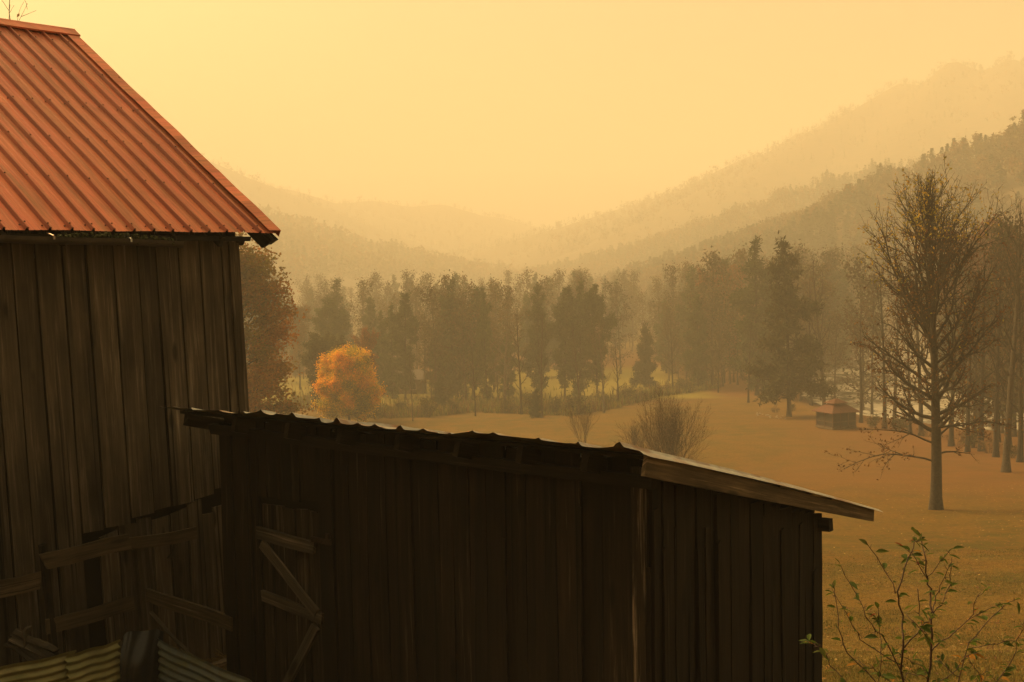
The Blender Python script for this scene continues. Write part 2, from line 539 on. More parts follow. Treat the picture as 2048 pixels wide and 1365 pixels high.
# ------------------------------------------------------------------ terrain
def build_ground():
    ys = np.concatenate([np.arange(-80, 0, 3), np.arange(0, 60, .6), np.arange(60, 420, 2.5), np.geomspace(420, 3900, 50)])
    ss = np.linspace(-1, 1, 221); ss = np.sign(ss) * np.abs(ss) ** 1.25
    X = ss[None, :] * (60 + np.abs(ys)[:, None] * .9)
    Y = np.repeat(ys[:, None], len(ss), 1)
    Z = gh(X, Y)
    n, m = X.shape
    v = np.stack([X, Y, Z], -1).reshape(-1, 3)
    i = np.arange(n * m).reshape(n, m)
    f = np.stack([i[:-1, :-1], i[:-1, 1:], i[1:, 1:], i[1:, :-1]], -1).reshape(-1, 4)
    X, Y = X / K, Y / K
    rd = river_dist(X, Y)
    wob = 6 * np.sin(X * .11) * np.sin(Y * .09 + 1)
    litter = np.maximum(smooth(-2, 26, X - .17 * Y + 2 + wob) * smooth(50, 75, Y), smooth(150, 185, Y + wob)) * (1 - smooth(260, 330, Y))
    gap = smooth(180, 190, Y) * (1 - smooth(225, 240, Y)) * (1 - smooth(18, 28, X)) * smooth(-10, 0, X)
    litter = litter * (1 - gap)
    bed = 1 - smooth(7, 13, rd)
    gap2 = smooth(163, 170, Y) * (1 - smooth(225, 245, Y)) * (1 - smooth(26, 32, X)) * smooth(-78, -70, X)
    col = np.stack([litter * (1 - gap2), bed, gap2], -1).reshape(-1, 3)
    o = obj("ground", v, f, M['ground'], col=col, smooth_sh=True)
    tag(o, kind='structure')

    # river
    P = RIVER * K; pts = []
    for a, b in zip(P[:-1], P[1:]):
        for t in np.linspace(0, 1, 8, endpoint=False): pts.append(a * (1 - t) + b * t)
    pts = np.array(pts); d = np.gradient(pts, axis=0); d /= np.linalg.norm(d, axis=1)[:, None]
    nr = np.stack([-d[:, 1], d[:, 0]], 1)
    vv = []; ff = []
    W_ = 9
    for j, (p, q) in enumerate(zip(pts, nr)):
        for k in range(W_):
            s = (k / (W_ - 1) * 2 - 1) * 18
            vv.append((p[0] + q[0] * s, p[1] + q[1] * s, EYE + WATER_Z))
    for j in range(len(pts) - 1):
        for k in range(W_ - 1):
            ff.append((j * W_ + k, j * W_ + k + 1, (j + 1) * W_ + k + 1, (j + 1) * W_ + k))
    tag(obj("river", vv, ff, M['water']), kind='structure')
build_ground()

# ------------------------------------------------------------------ light far-off tree shapes for the wooded hills
GR = np.random.default_rng(11)
def far_conifer(rng, nl):
    v = []; f = []
    for k in range(nl):
        h = rng.uniform(.12, 1.0) ** .9
        rr = (1.03 - h) * .26 * rng.uniform(.35, 1.1) * (1 + .35 * math.sin(h * 25))
        a = rng.uniform(0, 6.283)
        c = np.array([rr * math.cos(a), rr * math.sin(a), h])
        o = np.array([math.cos(a), math.sin(a), -.25]) * rng.uniform(.05, .11)
        s = np.array([-math.sin(a), math.cos(a), rng.uniform(-.4, .4)]) * rng.uniform(.03, .07)
        v += [c - o * .5 - s, c - o * .5 + s, c + o]; f.append((len(v) - 3, len(v) - 2, len(v) - 1))
    return np.array(v), np.array(f)
def far_broadleaf(rng, nl):
    v = []; f = []
    lob = [(0, 0, .5, .26), (0, 0, .3, .22)] + [(rng.normal(0, .13), rng.normal(0, .13), rng.uniform(.4, .85), rng.uniform(.12, .2)) for _ in range(7)]
    for k in range(nl):
        if k < nl * .12:
            h = rng.uniform(0, .6); c = np.array([rng.normal(0, .01), rng.normal(0, .01), h])
            v += [c + (-.012, 0, -.1), c + (.012, 0, -.1), c + (0, 0, .12)]
        else:
            x, y, z, r = lob[rng.integers(9)]
            d = rng.normal(size=3); d /= np.linalg.norm(d)
            c = np.array([x, y, z]) + d * r * rng.uniform(.3, 1.0) * np.array([1, 1, 1.2])
            q = rng.normal(size=(3, 3)) * (.042 if nl > 100 else .075)
            v += [c + q[0], c + q[1], c + q[2]]
        f.append((len(v) - 3, len(v) - 2, len(v) - 1))
    return np.array(v), np.array(f)

def forest(name, pos, hgt, protos, kinds, cols, label=None):
    V = []; F = []; C = []; off = 0
    for (p, h, k, c) in zip(pos, hgt, kinds, cols):
        v, f = protos[k][GR.integers(len(protos[k]))]
        a = GR.uniform(0, 6.283); ca, sa = math.cos(a), math.sin(a)
        s = h * GR.uniform(.85, 1.25)
        w = np.stack([(v[:, 0] * ca - v[:, 1] * sa) * s, (v[:, 0] * sa + v[:, 1] * ca) * s, v[:, 2] * h], 1) + p
        V.append(w); F.append(f + off); off += len(v)
        cc = np.repeat(GR.uniform(.65, 1.35, (len(f), 1)), 3, 0)
        C.append(np.clip((.5 + .5 * cc) * np.asarray(c) * 1.25 * GR.uniform(.75, 1.25), 0, 1))
    o = obj(name, np.concatenate(V), np.concatenate(F), M['needle'], col=np.concatenate(C))
    return tag(o, label, 'woods', kind='stuff')

def hill(ridge, front, back, wood_n, hmean, nl, pine=.4, seed=1, side=1, base=-21.5, umax=.75):
    """a wooded ridge: its crest line (x, y, height over the eye), the run of its near and far slopes"""
    rng = np.random.default_rng(seed)
    r = np.array(ridge, float); front *= K; back *= K; base *= K; hmean *= 1.25
    r[:, 2] -= .85 * hmean                # the crest line seen is that of the treetops
    s = np.concatenate([[0], np.cumsum(np.hypot(*np.diff(r[:, :2], axis=0).T))])
    n = 70
    t = np.linspace(0, s[-1], n)
    c = np.stack([np.interp(t, s, r[:, k]) for k in range(3)], 1)
    k = np.ones(5) / 5
    for a in range(3):
        c[2:-2, a] = np.convolve(c[:, a], k, 'valid')
    d = np.gradient(c[:, :2], axis=0); d /= np.linalg.norm(d, axis=1)[:, None]
    nr = np.stack([-d[:, 1], d[:, 0]], 1) * side
    # near side must face the camera
    us = np.concatenate([np.linspace(-1, 0, 12), np.linspace(0, 1, 22)[1:]])
    ph = rng.uniform(0, 6, 6)
    def P(j, u):
        jf = np.asarray(j, float); i0 = np.clip(jf.astype(int), 0, n - 2); fr = (jf - i0)[:, None]
        cc = c[i0] * (1 - fr) + c[i0 + 1] * fr; nn = nr[i0] * (1 - fr) + nr[i0 + 1] * fr
        run = np.where(u >= 0, front, back)
        rel = cc[:, 2] - base
        sh = np.where(np.abs(u) < 1, (1 - np.abs(u)) ** 1.25, 0)
        tt = jf / n * s[-1]
        z = base + rel * sh + rel * .055 * np.sin(tt / s[-1] * 31 + ph[0] + 2 * u) * np.minimum(1, np.abs(u) * 3) * (1 - np.abs(u)) \
            + rel * .03 * np.sin(tt / s[-1] * 77 + ph[1] + 7 * u) * (1 - np.abs(u))
        xy = cc[:, :2] + nn * (u * run)[:, None]
        return np.stack([xy[:, 0], xy[:, 1], z + EYE], 1)
    J, U = np.meshgrid(np.arange(n), us, indexing='ij')
    v = P(J.ravel(), U.ravel())
    i = np.arange(n * len(us)).reshape(n, len(us))
    f = np.stack([i[:-1, :-1], i[:-1, 1:], i[1:, 1:], i[1:, :-1]], -1).reshape(-1, 4)
    tag(obj("hill", v, f, M['hill'], smooth_sh=True), kind='structure')
    jj = rng.uniform(0, n - 1.01, wood_n)
    uu = rng.uniform(-.06, umax, wood_n)
    # a denser fringe along the crest
    q = wood_n // 7
    jj[:q] = np.sort(rng.uniform(0, n - 1.01, q)); uu[:q] = rng.uniform(-.05, .04, q)
    pos = P(jj, uu); pos[:, 2] -= .4
    hg = hmean * rng.uniform(.5, 1.3, wood_n)
    patch = np.sin(jj * .35 + ph[2]) + np.sin(uu * 9 + ph[3] + jj * .15) + rng.normal(0, .8, wood_n)
    kinds = (patch < np.quantile(patch, 1 - pine)).astype(int)     # 0 conifer, 1 broadleaf
    pal = np.array([(.10, .055, .025), (.08, .05, .025), (.13, .06, .022), (.07, .053, .03), (.10, .07, .026)])
    cols = [(.028, .038, .016) if kk == 0 else tuple(pal[rng.integers(5)]) for kk in kinds]
    pr = [[far_conifer(rng, nl) for _ in range(5)], [far_broadleaf(rng, nl) for _ in range(6)]]
    return forest("woods", pos, hg, pr, kinds, cols)

def rp(px, py, depth):
    r = ray(px, py) * (depth * K)
    return (r.x, r.y, r.z)
NEAR_H = 13
# near wooded shoulder on the right
hill([(460, 350, 165), rp(2200, 168, 385), rp(2048, 246, 420), rp(1980, 262, 430), rp(1895, 300, 445), rp(1767, 344, 475), rp(1691, 386, 500),
      rp(1631, 408, 520), rp(1561, 440, 545), rp(1440, 482, 580), rp(1330, 516, 610)], 118, 160, 4300, 9, 170, .45, 3, 1).__setitem__('label', 'wooded hillside in haze rising on the right beyond the river')
# second shoulder behind it
hill([rp(1830, 310, 736), rp(1712, 345, 759), rp(1631, 360, 782), rp(1550, 387, 805), rp(1380, 448, 851), rp(1300, 480, 874), rp(1220, 498, 897),
      rp(1140, 525, 931), rp(1060, 556, 977), rp(985, 574, 1035)], 150, 220, 3000, 11, 110, .5, 4, 1).__setitem__('label', 'second wooded spur showing behind the nearer right hillside')
# middle distance spur on the right, and the big far mountain
hill([rp(2300, 60, 1150), rp(2048, 178, 1200), rp(1960, 226, 1240), rp(1850, 290, 1300), rp(1700, 350, 1400)], 420, 300, 1300, 12, 60, .4, 5, 1).__setitem__('label', 'faint woods on the spur below the far right mountain')
hill([rp(2300, 150, 1186), rp(2048, 120, 1216), rp(1950, 112, 1246), rp(1900, 122, 1262), rp(1830, 147, 1292), rp(1750, 192, 1330), rp(1600, 262, 1406),
      rp(1500, 307, 1444), rp(1400, 357, 1490), rp(1270, 407, 1558), rp(1180, 447, 1611), rp(1080, 500, 1672)], 600, 400, 2600, 9, 44, .4, 6, 1).__setitem__('label', 'woods almost lost in haze on the far right mountain')
# left side of the valley
hill([rp(985, 578, 1220), rp(900, 540, 1171), rp(840, 510, 1135), rp(760, 494, 1086), rp(700, 480, 1049), rp(640, 460, 1013), rp(560, 424, 964), rp(515, 418, 939),
      rp(380, 400, 878), rp(200, 330, 781), (-460, 730, 112)], 230, 220, 2300, 15, 90, .4, 7, 1).__setitem__('label', 'wooded hillside in haze on the left side of the valley')
hill([rp(1130, 545, 1800), rp(1060, 525, 1740), rp(1000, 498, 1704), rp(930, 500, 1680), rp(860, 502, 1656), rp(780, 520, 1620)], 320, 260, 900, 14, 60, .5, 8, 1).__setitem__('label', 'low wooded rise closing the valley floor, faint in haze')
hill([rp(1120, 482, 2050), rp(1050, 447, 1980), rp(960, 416, 1900), rp(850, 400, 1820), rp(700, 397, 1720), rp(640, 390, 1680), rp(520, 360, 1600), rp(420, 320, 1520),
      rp(300, 270, 1430), rp(100, 180, 1300), rp(-300, 225, 1240), rp(-800, 280, 1180), rp(-1500, 330, 1150)], 520, 400, 2400, 9, 44, .4, 9, 1).__setitem__('label', 'woods almost lost in haze on the far left mountain')

# ------------------------------------------------------------------ barn
AX = R(39.0)
D_ = Vector((math.sin(AX), math.cos(AX), 0))           # along the barn wall, away from the camera
OUT = Vector((math.cos(AX), -math.sin(AX), 0))          # out of the barn's long wall
ZV = Vector((0, 0, 1))
_c = ray(473, 485) * 13.5
BC = Vector((_c.x, _c.y, EYE))                          # barn corner at eye height
def B(s, q, h, lean=True):
    sh = -.035 * (h - .3) if lean else 0.0
    return BC + D_ * (s + sh) + OUT * q + ZV * h

barn = empty("barn", B(-4, -4, -4.3, False), "old plank barn with a ribbed red metal roof and a sagging gutter", "barn")
def build_barn():
    EQ, EH, RQ, RH = .30, .46, -3.74, 3.23              # eave and ridge lines
    S0, S1 = -9.5, .36
    # ---- long wall towards the camera
    pk = Planks()
    s = .0
    RND = random.Random(3)
    i = 0
    while s > -9.2:
        w = RND.choice([.19, .23, .26, .28, .31])
        if s - w < -9.2: w = s + 9.2
        c = s - w / 2
        hb = -2.55 + .20 * min(1, max(0, (s + 1.75) / 1.75)) + RND.uniform(-.015, .015)
        if s < -1.95: hb = -4.35
        top = .40
        off = RND.uniform(-.008, .008)
        pk.plank(B(c, off, hb), B(c, off, top), w - RND.uniform(.012, .030), .028, OUT, .004, .02, 10, edge=.012)
        i += 1
        s -= w
    # shorter boards patched in under the broken line near the corner
    s = .02
    while s > -1.93:
        w = RND.choice([.16, .19, .22, .25])
        c = s - w / 2
        hb = -2.60 + .20 * min(1, max(0, (s + 1.75) / 1.75))
        if -.55 < s < -.2: hb -= .12
        off = -.035 + RND.uniform(-.008, .008)
        pk.plank(B(c, off, -4.4), B(c, off, hb + RND.uniform(-.05, .02)), w - RND.uniform(.01, .022), .028, OUT, .007, .03, 8)
        s -= w
    pk.build("plank_wall", M['barn_wood'], barn)
    # ---- gable walls and back wall, added black backing as shade in the gaps
    for ss in (-.02, -9.2):
        gb = Planks()
        q = 0.0
        while q > -7.8:
            w = RND.choice([.2, .24, .28])
            c = q - w / 2
            hr = EH + (RH - EH) * (1 - abs(c - RQ) / (EQ - RQ)) - .12
            gb.plank(B(ss, c, -4.4), B(ss, c, max(.3, hr)), w - .012, .028, D_, .004, .02, 6)
            q -= w
        gb.build("gable_wall", M['barn_wood'], barn)
    bk = Planks()
    s = 0
    while s > -9.2:
        bk.plank(B(s - .13, -7.84, -4.4), B(s - .13, -7.84, .4), .25, .028, OUT, .004, .02, 4); s -= .262
    bk.build("back_wall", M['barn_wood'], barn)
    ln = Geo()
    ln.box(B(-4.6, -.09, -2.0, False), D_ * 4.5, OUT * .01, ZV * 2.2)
    ln.build("gap_shade_backing", M['gap_shade'], barn)
    ps = Planks()
    ps.plank(B(-.06, .022, -4.4), B(-.06, .022, .36), .13, .03, OUT, .006, .02, 10)
    ps.build("corner_board", M['barn_wood'], barn)
    # ---- roof sheet
    slope = Vector((0, 0, 0)) + (OUT * (EQ - RQ) - ZV * (RH - EH))
    SL = slope.length; sd_ = slope / SL
    nrm = D_.cross(sd_).normalized()
    if nrm.z < 0: nrm = -nrm
    prof = []
    s = S1 - .02
    k = 0
    while s > S0:
        for dx, hh in ((0, 0), (.010, .034), (.026, .034), (.036, 0), (.047, 0), (.096, 0), (.101, .0035), (.109, .0035), (.114, 0), (.160, 0), (.165, .0035), (.173, .0035), (.178, 0)):
            prof.append((s - dx, hh, 1.0 if dx in (.026, .036) else (.15 if dx in (.047, 0) else 0.0)))  # third value darkens one rib side, its shade and grime in the colour
        s -= .229; k += 1
    NS = 22
    def sheet(front):
        v = []; g = []; f = []
        for j in range(NS + 1):
            t = j / NS
            for (ss, hh, shade_grime) in prof:
                sag = .006 * math.sin(ss * 1.3 + t * 5) * math.sin(t * 9 + 1) + .004 * math.sin(ss * 6.1 + t * 3)
                if front:
                    p = B(ss, RQ, RH, False) + sd_ * (SL * t) + nrm * (hh + sag)
                else:
                    s2 = -OUT * (EQ - RQ) - ZV * (RH - EH)
                    n2 = Vector((nrm.x, nrm.y, 0)) * -1 + ZV * nrm.z
                    p = B(ss, RQ, RH, False) + s2 * t + n2 * (hh + sag)
                v.append(p); g.append((ss * 1.0, SL * t + 1.7, shade_grime))
        m = len(prof)
        for j in range(NS):
            for i in range(m - 1):
                f.append((j * m + i, j * m + i + 1, (j + 1) * m + i + 1, (j + 1) * m + i))
        return v, f, g
    v, f, g = sheet(False)
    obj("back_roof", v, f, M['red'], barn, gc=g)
    v, f, g = sheet(True)
    # screws
    sc = Geo()
    for row in (.985, .80, .62, .44, .26, .08):
        s = S1 - .02
        while s > -4.6:
            for dx, hh in ((.018, .034), (.062, 0.0)) if row in (.985, .44) else ((.018, .034),):
                p = B(s - dx + RND.uniform(-.004, .004), RQ, RH, False) + sd_ * (SL * row + RND.uniform(-.02, .02)) + nrm * (hh + .004)
                sc.tube([p, p + nrm * .010], [.011, .006], 6)
            s -= .229
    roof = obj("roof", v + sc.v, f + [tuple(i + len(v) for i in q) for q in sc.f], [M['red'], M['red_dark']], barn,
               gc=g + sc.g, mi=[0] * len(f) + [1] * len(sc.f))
    # ridge cap: bent strip, two leaves, dark lip
    def strip(name, rows, parent, mat):
        v = []; f = []; g = []
        m = len(rows[0])
        for j, r_ in enumerate(rows):
            for i, p in enumerate(r_): v.append(p); g.append((i * .05 + j * .3, j * .25, 0))
        for j in range(len(rows) - 1):
            for i in range(m - 1): f.append((j * m + i, j * m + i + 1, (j + 1) * m + i + 1, (j + 1) * m + i))
        return obj(name, v, f, mat, parent, gc=g)
    rows = []
    for s in np.linspace(S1 + .03, S0, 30):
        c = B(s, RQ, RH + .062 + .006 * math.sin(s * 3), False)
        bd = -OUT * (EQ - RQ) - ZV * (RH - EH); bd = bd / bd.length
        rows.append([c + bd * .16, c + bd * .04 + ZV * .003, c + ZV * .006, c + sd_ * .05, c + sd_ * .17, c + sd_ * .172 - nrm * .022])
    strip("ridge_cap", rows, roof, M['red'])
    # rake trim along the gable edge, three lapped pieces, folded down over the edge
    t0 = [(.03, .385), (.37, .745), (.73, 1.003)]
    for k, (a, b) in enumerate(t0):
        rows = []
        for t in np.linspace(a, b, 14):
            c = B(S1, RQ, RH, False) + sd_ * (SL * t) + nrm * (.040 + .004 * k + .002 * math.sin(t * 37) + .006 * max(0, math.sin(t * 13 + k)) ** 2)
            rows.append([c - D_ * .165 - nrm * .004, c - D_ * .155, c - D_ * .012, c, c - nrm * .085 + D_ * .004])
        strip("rake_trim", rows, roof, M['red'])
    # ---- rafter ends, log purlin, barge boards under the overhang
    wd = Planks()
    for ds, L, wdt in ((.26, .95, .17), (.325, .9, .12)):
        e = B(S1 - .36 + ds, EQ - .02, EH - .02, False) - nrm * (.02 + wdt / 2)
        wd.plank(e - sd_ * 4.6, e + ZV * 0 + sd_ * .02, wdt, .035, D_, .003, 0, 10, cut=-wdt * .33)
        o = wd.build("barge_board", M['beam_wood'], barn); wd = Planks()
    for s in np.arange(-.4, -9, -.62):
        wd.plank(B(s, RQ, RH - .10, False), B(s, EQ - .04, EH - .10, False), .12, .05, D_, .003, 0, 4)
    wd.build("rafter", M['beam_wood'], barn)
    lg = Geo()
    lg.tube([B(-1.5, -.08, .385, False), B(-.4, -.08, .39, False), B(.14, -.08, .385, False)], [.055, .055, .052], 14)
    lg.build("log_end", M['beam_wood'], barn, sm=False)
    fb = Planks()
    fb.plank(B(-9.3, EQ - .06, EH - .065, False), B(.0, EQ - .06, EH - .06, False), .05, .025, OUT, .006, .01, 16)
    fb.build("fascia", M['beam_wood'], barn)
    # ---- gutter, tilted, with moss
    rows = []; 
    gv = []; gf = []; gg_ = []
    prof_g = [(math.cos(a) * .055, math.sin(a) * .055) for a in np.linspace(math.pi, 2 * math.pi, 9)]
    prof_g = [(-.055, .02)] + prof_g + [(.055, .012), (.062, .012)]
    NG = 26
    s_end = -.98
    for j in range(NG + 1):
        s = s_end - j / NG * 7.8
        c = B(s, EQ + .045, EH - .112 - .024 * (s - s_end) + .006 * math.sin(s * 3), False)
        for x, z in prof_g:
            gv.append(c + OUT * x + ZV * z); gg_.append((x, s, z))
    m = len(prof_g)
    for j in range(NG):
        for i in range(m - 1): gf.append((j * m + i, j * m + i + 1, (j + 1) * m + i + 1, (j + 1) * m + i))
    gut = obj("gutter", gv, gf, M['gutter'], barn, gc=gg_, smooth_sh=False)
    for s in (-1.62, -2.45, -3.6, -4.8):
        br = Geo()
        c = B(s, EQ + .045, EH - .112 - .024 * (s - s_end), False)
        br.tube([c + OUT * -.06 + ZV * .05, c + OUT * .062 + ZV * .018], .008, 6)
        br.box(c + OUT * .064 + ZV * 0, D_ * .010, OUT * .004, ZV * .016)
        br.build("gutter_bracket", M['tin'], gut)
    ms = Geo()
    rn = random.Random(5)
    for k in range(420):
        s = -1.08 - 1.35 * rn.random() ** 1.1
        env = max(.1, math.sin((-s - 1.05) / 1.45 * math.pi)) ** .6
        c = B(s, EQ + .045 + rn.uniform(-.05, .05), EH - .112 - .024 * (s - s_end) + rn.uniform(-.03, .055 * env + .012), False)
        r_ = rn.uniform(.008, .022)
        a1 = Vector((rn.gauss(0, 1), rn.gauss(0, 1), rn.gauss(0, 1))).normalized(); a2 = a1.orthogonal().normalized(); a3 = a1.cross(a2)
        ms.add([c + a1 * r_, c - a1 * r_, c + a2 * r_, c - a2 * r_, c + a3 * r_, c - a3 * r_],
               [(0, 2, 4), (2, 1, 4), (1, 3, 4), (3, 0, 4), (2, 0, 5), (1, 2, 5), (3, 1, 5), (0, 3, 5)])
    ms.build("moss", M['moss'], gut)
build_barn()

# ------------------------------------------------------------------ shed
_k = ray(1298, 950) * 8.4
SK = Vector((_k.x, _k.y, EYE))
def SP(l, w, h):
    """l: back along the side wall, w: to the left along the front wall, h: over the eye"""
    return SK + D_ * l - OUT * w + ZV * h
shed = empty("shed", SP(1.4, 2.4, -4.4), "low dark plank shed with a lean-to tin roof and a braced door", "shed")
def build_shed():
    RND = random.Random(21)
    SLP = math.tan(R(15.0))
    def roof_h(l): return -1.23 - (l + .35) * SLP
    WB = -4.6
    fw = Planks()
    w = 0.0
    DW0, DW1 = 3.44, 4.28
    while w < 4.80:
        bw = RND.choice([.15, .18, .2, .23, .26, .29])
        if w < DW0 < w + bw: bw = DW0 - w
        if DW0 <= w < DW1 and w + bw > DW1: bw = DW1 - w
        if w + bw > 4.80: bw = 4.80 - w
        if bw < .05: w += bw; continue
        c = w + bw / 2
        off = RND.uniform(-.012, .012)
        lo = WB
        if DW0 - .01 <= w < DW1 - .01: lo = -2.045
        fw.plank(SP(off, c, lo), SP(off, c, -1.36), bw - RND.uniform(.006, .016), .026, -D_, .007, .02, 10)
        # thin weathered battens and splinters over some joints
        if RND.random() < .35 and not (DW0 - .2 < w < DW1 + .1):
            fw.plank(SP(-.026, w + .01, WB), SP(-.026, w + .01, RND.uniform(-1.6, -2.2)), RND.uniform(.03, .06), .014, -D_, .008, .02, 8)
        w += bw
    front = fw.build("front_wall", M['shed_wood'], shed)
    sw = Planks()
    l = 0.02
    while l < 2.82:
        bw = RND.choice([.13, .16, .19, .22])
        if l + bw > 2.82: bw = 2.82 - l
        if bw < .04: break
        c = l + bw / 2
        off = RND.uniform(-.012, .012)
        sw.plank(SP(c, off, WB), SP(c, off, roof_h(c) - .16), bw - RND.uniform(.005, .014), .026, OUT, .007, .02, 10)
        if RND.random() < .55:
            sw.plank(SP(l + .01, -.024, WB), SP(l + .01, -.024, roof_h(l) - RND.uniform(.25, .8)), RND.uniform(.03, .07), .014, OUT, .006, .02, 8)
        l += bw
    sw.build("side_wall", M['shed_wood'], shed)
    ow = Planks()
    l = .03
    while l < 2.8:
        ow.plank(SP(l + .12, 4.80, WB), SP(l + .12, 4.80, roof_h(l + .12) - .16), .235, .026, OUT, .006, .02, 6); l += .245
    w = .02
    while w < 4.78:
        ow.plank(SP(2.81, w + .13, WB), SP(2.81, w + .13, roof_h(2.8) - .16), .25, .026, D_, .006, .02, 6); w += .262
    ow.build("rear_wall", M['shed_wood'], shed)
    ln = Geo()  # black sheets added behind the boards so the gaps look shaded
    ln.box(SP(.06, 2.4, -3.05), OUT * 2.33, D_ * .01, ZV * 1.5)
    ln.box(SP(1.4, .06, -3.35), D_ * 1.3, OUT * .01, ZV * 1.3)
    ln.build("gap_shade_backing", M['gap_shade'], shed)
    for o_, w, bw in ((-.03, .07, .11), (-.035, 4.72, .17), (-.030, 4.50, .22)):
        cp = Planks()
        cp.plank(SP(o_, w, WB), SP(o_, w, -1.40), bw, .032, -D_, .007, .01, 10)
        cp.build("corner_board", M['pale_board'] if w < 1 else M['shed_wood'], shed)
    # ---- roof frame
    rf_pos = [5.02, 4.32, 3.6, 2.92, 2.24, 1.6, .98, .38]
    for w in rf_pos:
        r_ = Planks()
        t = .13 if w < 5 else .12
        lo = -.24 if w < 5 else -.26
        r_.plank(SP(lo, w, roof_h(lo) - .045 - t / 2), SP(3.45, w, roof_h(3.45) - .045 - t / 2), t, .055, OUT, .004, .006, 6)
        r_.build("rafter", M['beam_wood'], shed)
    pl = Planks()
    pl.plank(SP(-.06, -.10, -1.50), SP(-.06, 4.9, -1.47), .09, .07, -D_, .006, .02, 14)
    pl.build("wall_plate", M['beam_wood'], shed)
    pu = Planks()
    for l in (-.16, .75, 1.7, 2.7, 3.4):
        pu.plank(SP(l, -.14, roof_h(l) - .028), SP(l, 5.18, roof_h(l) - .028), .09, .024, (0, 0, 1), .004, .02, 12)
    pu.build("roof_lath", M['beam_wood'], shed)
    bb = Planks()
    bb.plank(SP(-.33, -.17, roof_h(-.33) - .10), SP(3.58, -.17, roof_h(3.58) - .07), .15, .03, OUT, .004, .004, 12, taper=.72)
    bb.build("barge_board", M['rail_wood'], shed)
    ep = Planks()
    ep.plank(SP(2.78, .3, roof_h(2.9) - .215), SP(2.78, -.11, roof_h(2.9) - .205), .11, .08, D_, .003, .01, 3)
    ep.build("plate_end", M['beam_wood'], shed)
    # ---- tin roof: crimped sheets, uneven along the eave
    us = np.arange(-.215, 5.30, .0175)
    ls = np.concatenate([np.linspace(-.37, .1, 7), np.linspace(.25, 3.73, 16)])
    cr = random.Random(44)
    CR = [-.3]
    while CR[-1] < 5.5: CR.append(CR[-1] + cr.choice([.2, .24, .3, .3, .34, .42]))
    CH = [cr.choice([.008, .012, .016, .022, .036]) for _ in CR]; CW = [cr.uniform(.02, .05) for _ in CR]
    CS = [cr.choice([0, .002, .004, .007, .014]) for _ in CR]; CT = [cr.choice([0, .006, .012, -.010, .022, -.024]) for _ in CR]
    v = []; g = []; f = []
    def zoff(u, l):
        i = int(np.searchsorted(CR, u)) - 1
        i = max(0, min(i, len(CR) - 2))
        j = i if u - CR[i] < CR[i + 1] - u else i + 1
        fr = u - CR[j]
        crimp = max(0, 1 - abs(fr) / CW[j]) * CH[j]
        if CH[j] > .035 and abs(fr - .03) < .012: crimp = max(crimp, .016)
        x = (u - CR[i]) / (CR[i + 1] - CR[i])
        edge = math.exp(-((l + .37) / .35) ** 2)
        sag = -math.sin(math.pi * x) * CS[i] + (CT[i] * (x - .5)) * edge
        # the bent-up stretch that shows its top side
        lift = .045 * math.exp(-((u - 2.75) / .35) ** 2) + .03 * math.exp(-((u - 2.05) / .25) ** 2)
        back = smooth(-.3, .3, np.array(l)) * lift
        return crimp + sag * (.3 + .7 * edge) + float(back) - .5 * max(0, -.165 - u) + .014 * math.sin(u * 2.3 + l) + .008 * math.sin(u * 5.1 + 2)
    for l in ls:
        for u in us:
            tipj = .018 * math.sin(math.floor((u + .2) / .62) * 5.1) if l < -.3 else 0
            v.append(SP(l + tipj, u, roof_h(l) + zoff(u, l))); g.append((u, l, 0))
    m = len(us)
    for j in range(len(ls) - 1):
        for i in range(m - 1): f.append((j * m + i, j * m + i + 1, (j + 1) * m + i + 1, (j + 1) * m + i))
    obj("tin_roof", v, f, M['tin'], shed, gc=g)
    # ---- door
    dr = Planks()
    w = DW0 + .012
    while w < DW1 - .02:
        bw = RND.choice([.11, .14, .17])
        if w + bw > DW1 - .012 or DW1 - .012 - (w + bw) < .05: bw = DW1 - .012 - w
        c = w + bw / 2
        dr.plank(SP(.012 + RND.uniform(-.006, .006), c, -4.3), SP(.012, c, -2.125 + RND.uniform(-.02, .015)), bw - .008, .024, -D_, .005, .01, 8)
        w += bw
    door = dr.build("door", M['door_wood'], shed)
    for (a, b, wd_, kind) in (((DW1 + .02, -2.40), (DW0 + .06, -2.44), .115, 'batten'), ((DW1 - .04, -2.99), (DW0 - .02, -3.07), .10, 'batten'),
                              ((DW1 - .05, -2.50), (DW0 + .04, -3.03), .085, 'brace'), ((DW0 + .07, -3.15), (DW1 - .22, -3.95), .09, 'brace')):
        p = Planks()
        o_ = -.035 if kind == 'batten' else -.040
        p.plank(SP(o_, *a), SP(o_ - .006, *b), wd_, .036, -D_, .004, .015, 10, edge=.03)
        p.build(kind, M['rough_wood'], door)
    h = Geo()
    h.box(SP(-.058, DW0 - .05, -2.36), OUT * .13, D_ * .008, ZV * .024)
    h.box(SP(-.05, DW0 - .13, -2.34), OUT * .022, D_ * .012, ZV * .05)
    h.build("strap_hinge", M['iron'], door)
build_shed()

# ------------------------------------------------------------------ pen beside the barn
def rail(name, a, b, width, label, mat='rail_wood', thick=.035, rough=.02, group=None, n=None, taper=1.0, cat='rail', edge=.04):
    p = Planks()
    p.plank(a, b, width, thick, n or OUT, .012, rough, 10, edge=edge, taper=taper)
    o = p.build(name, M[mat])
    return tag(o, label, cat, group)

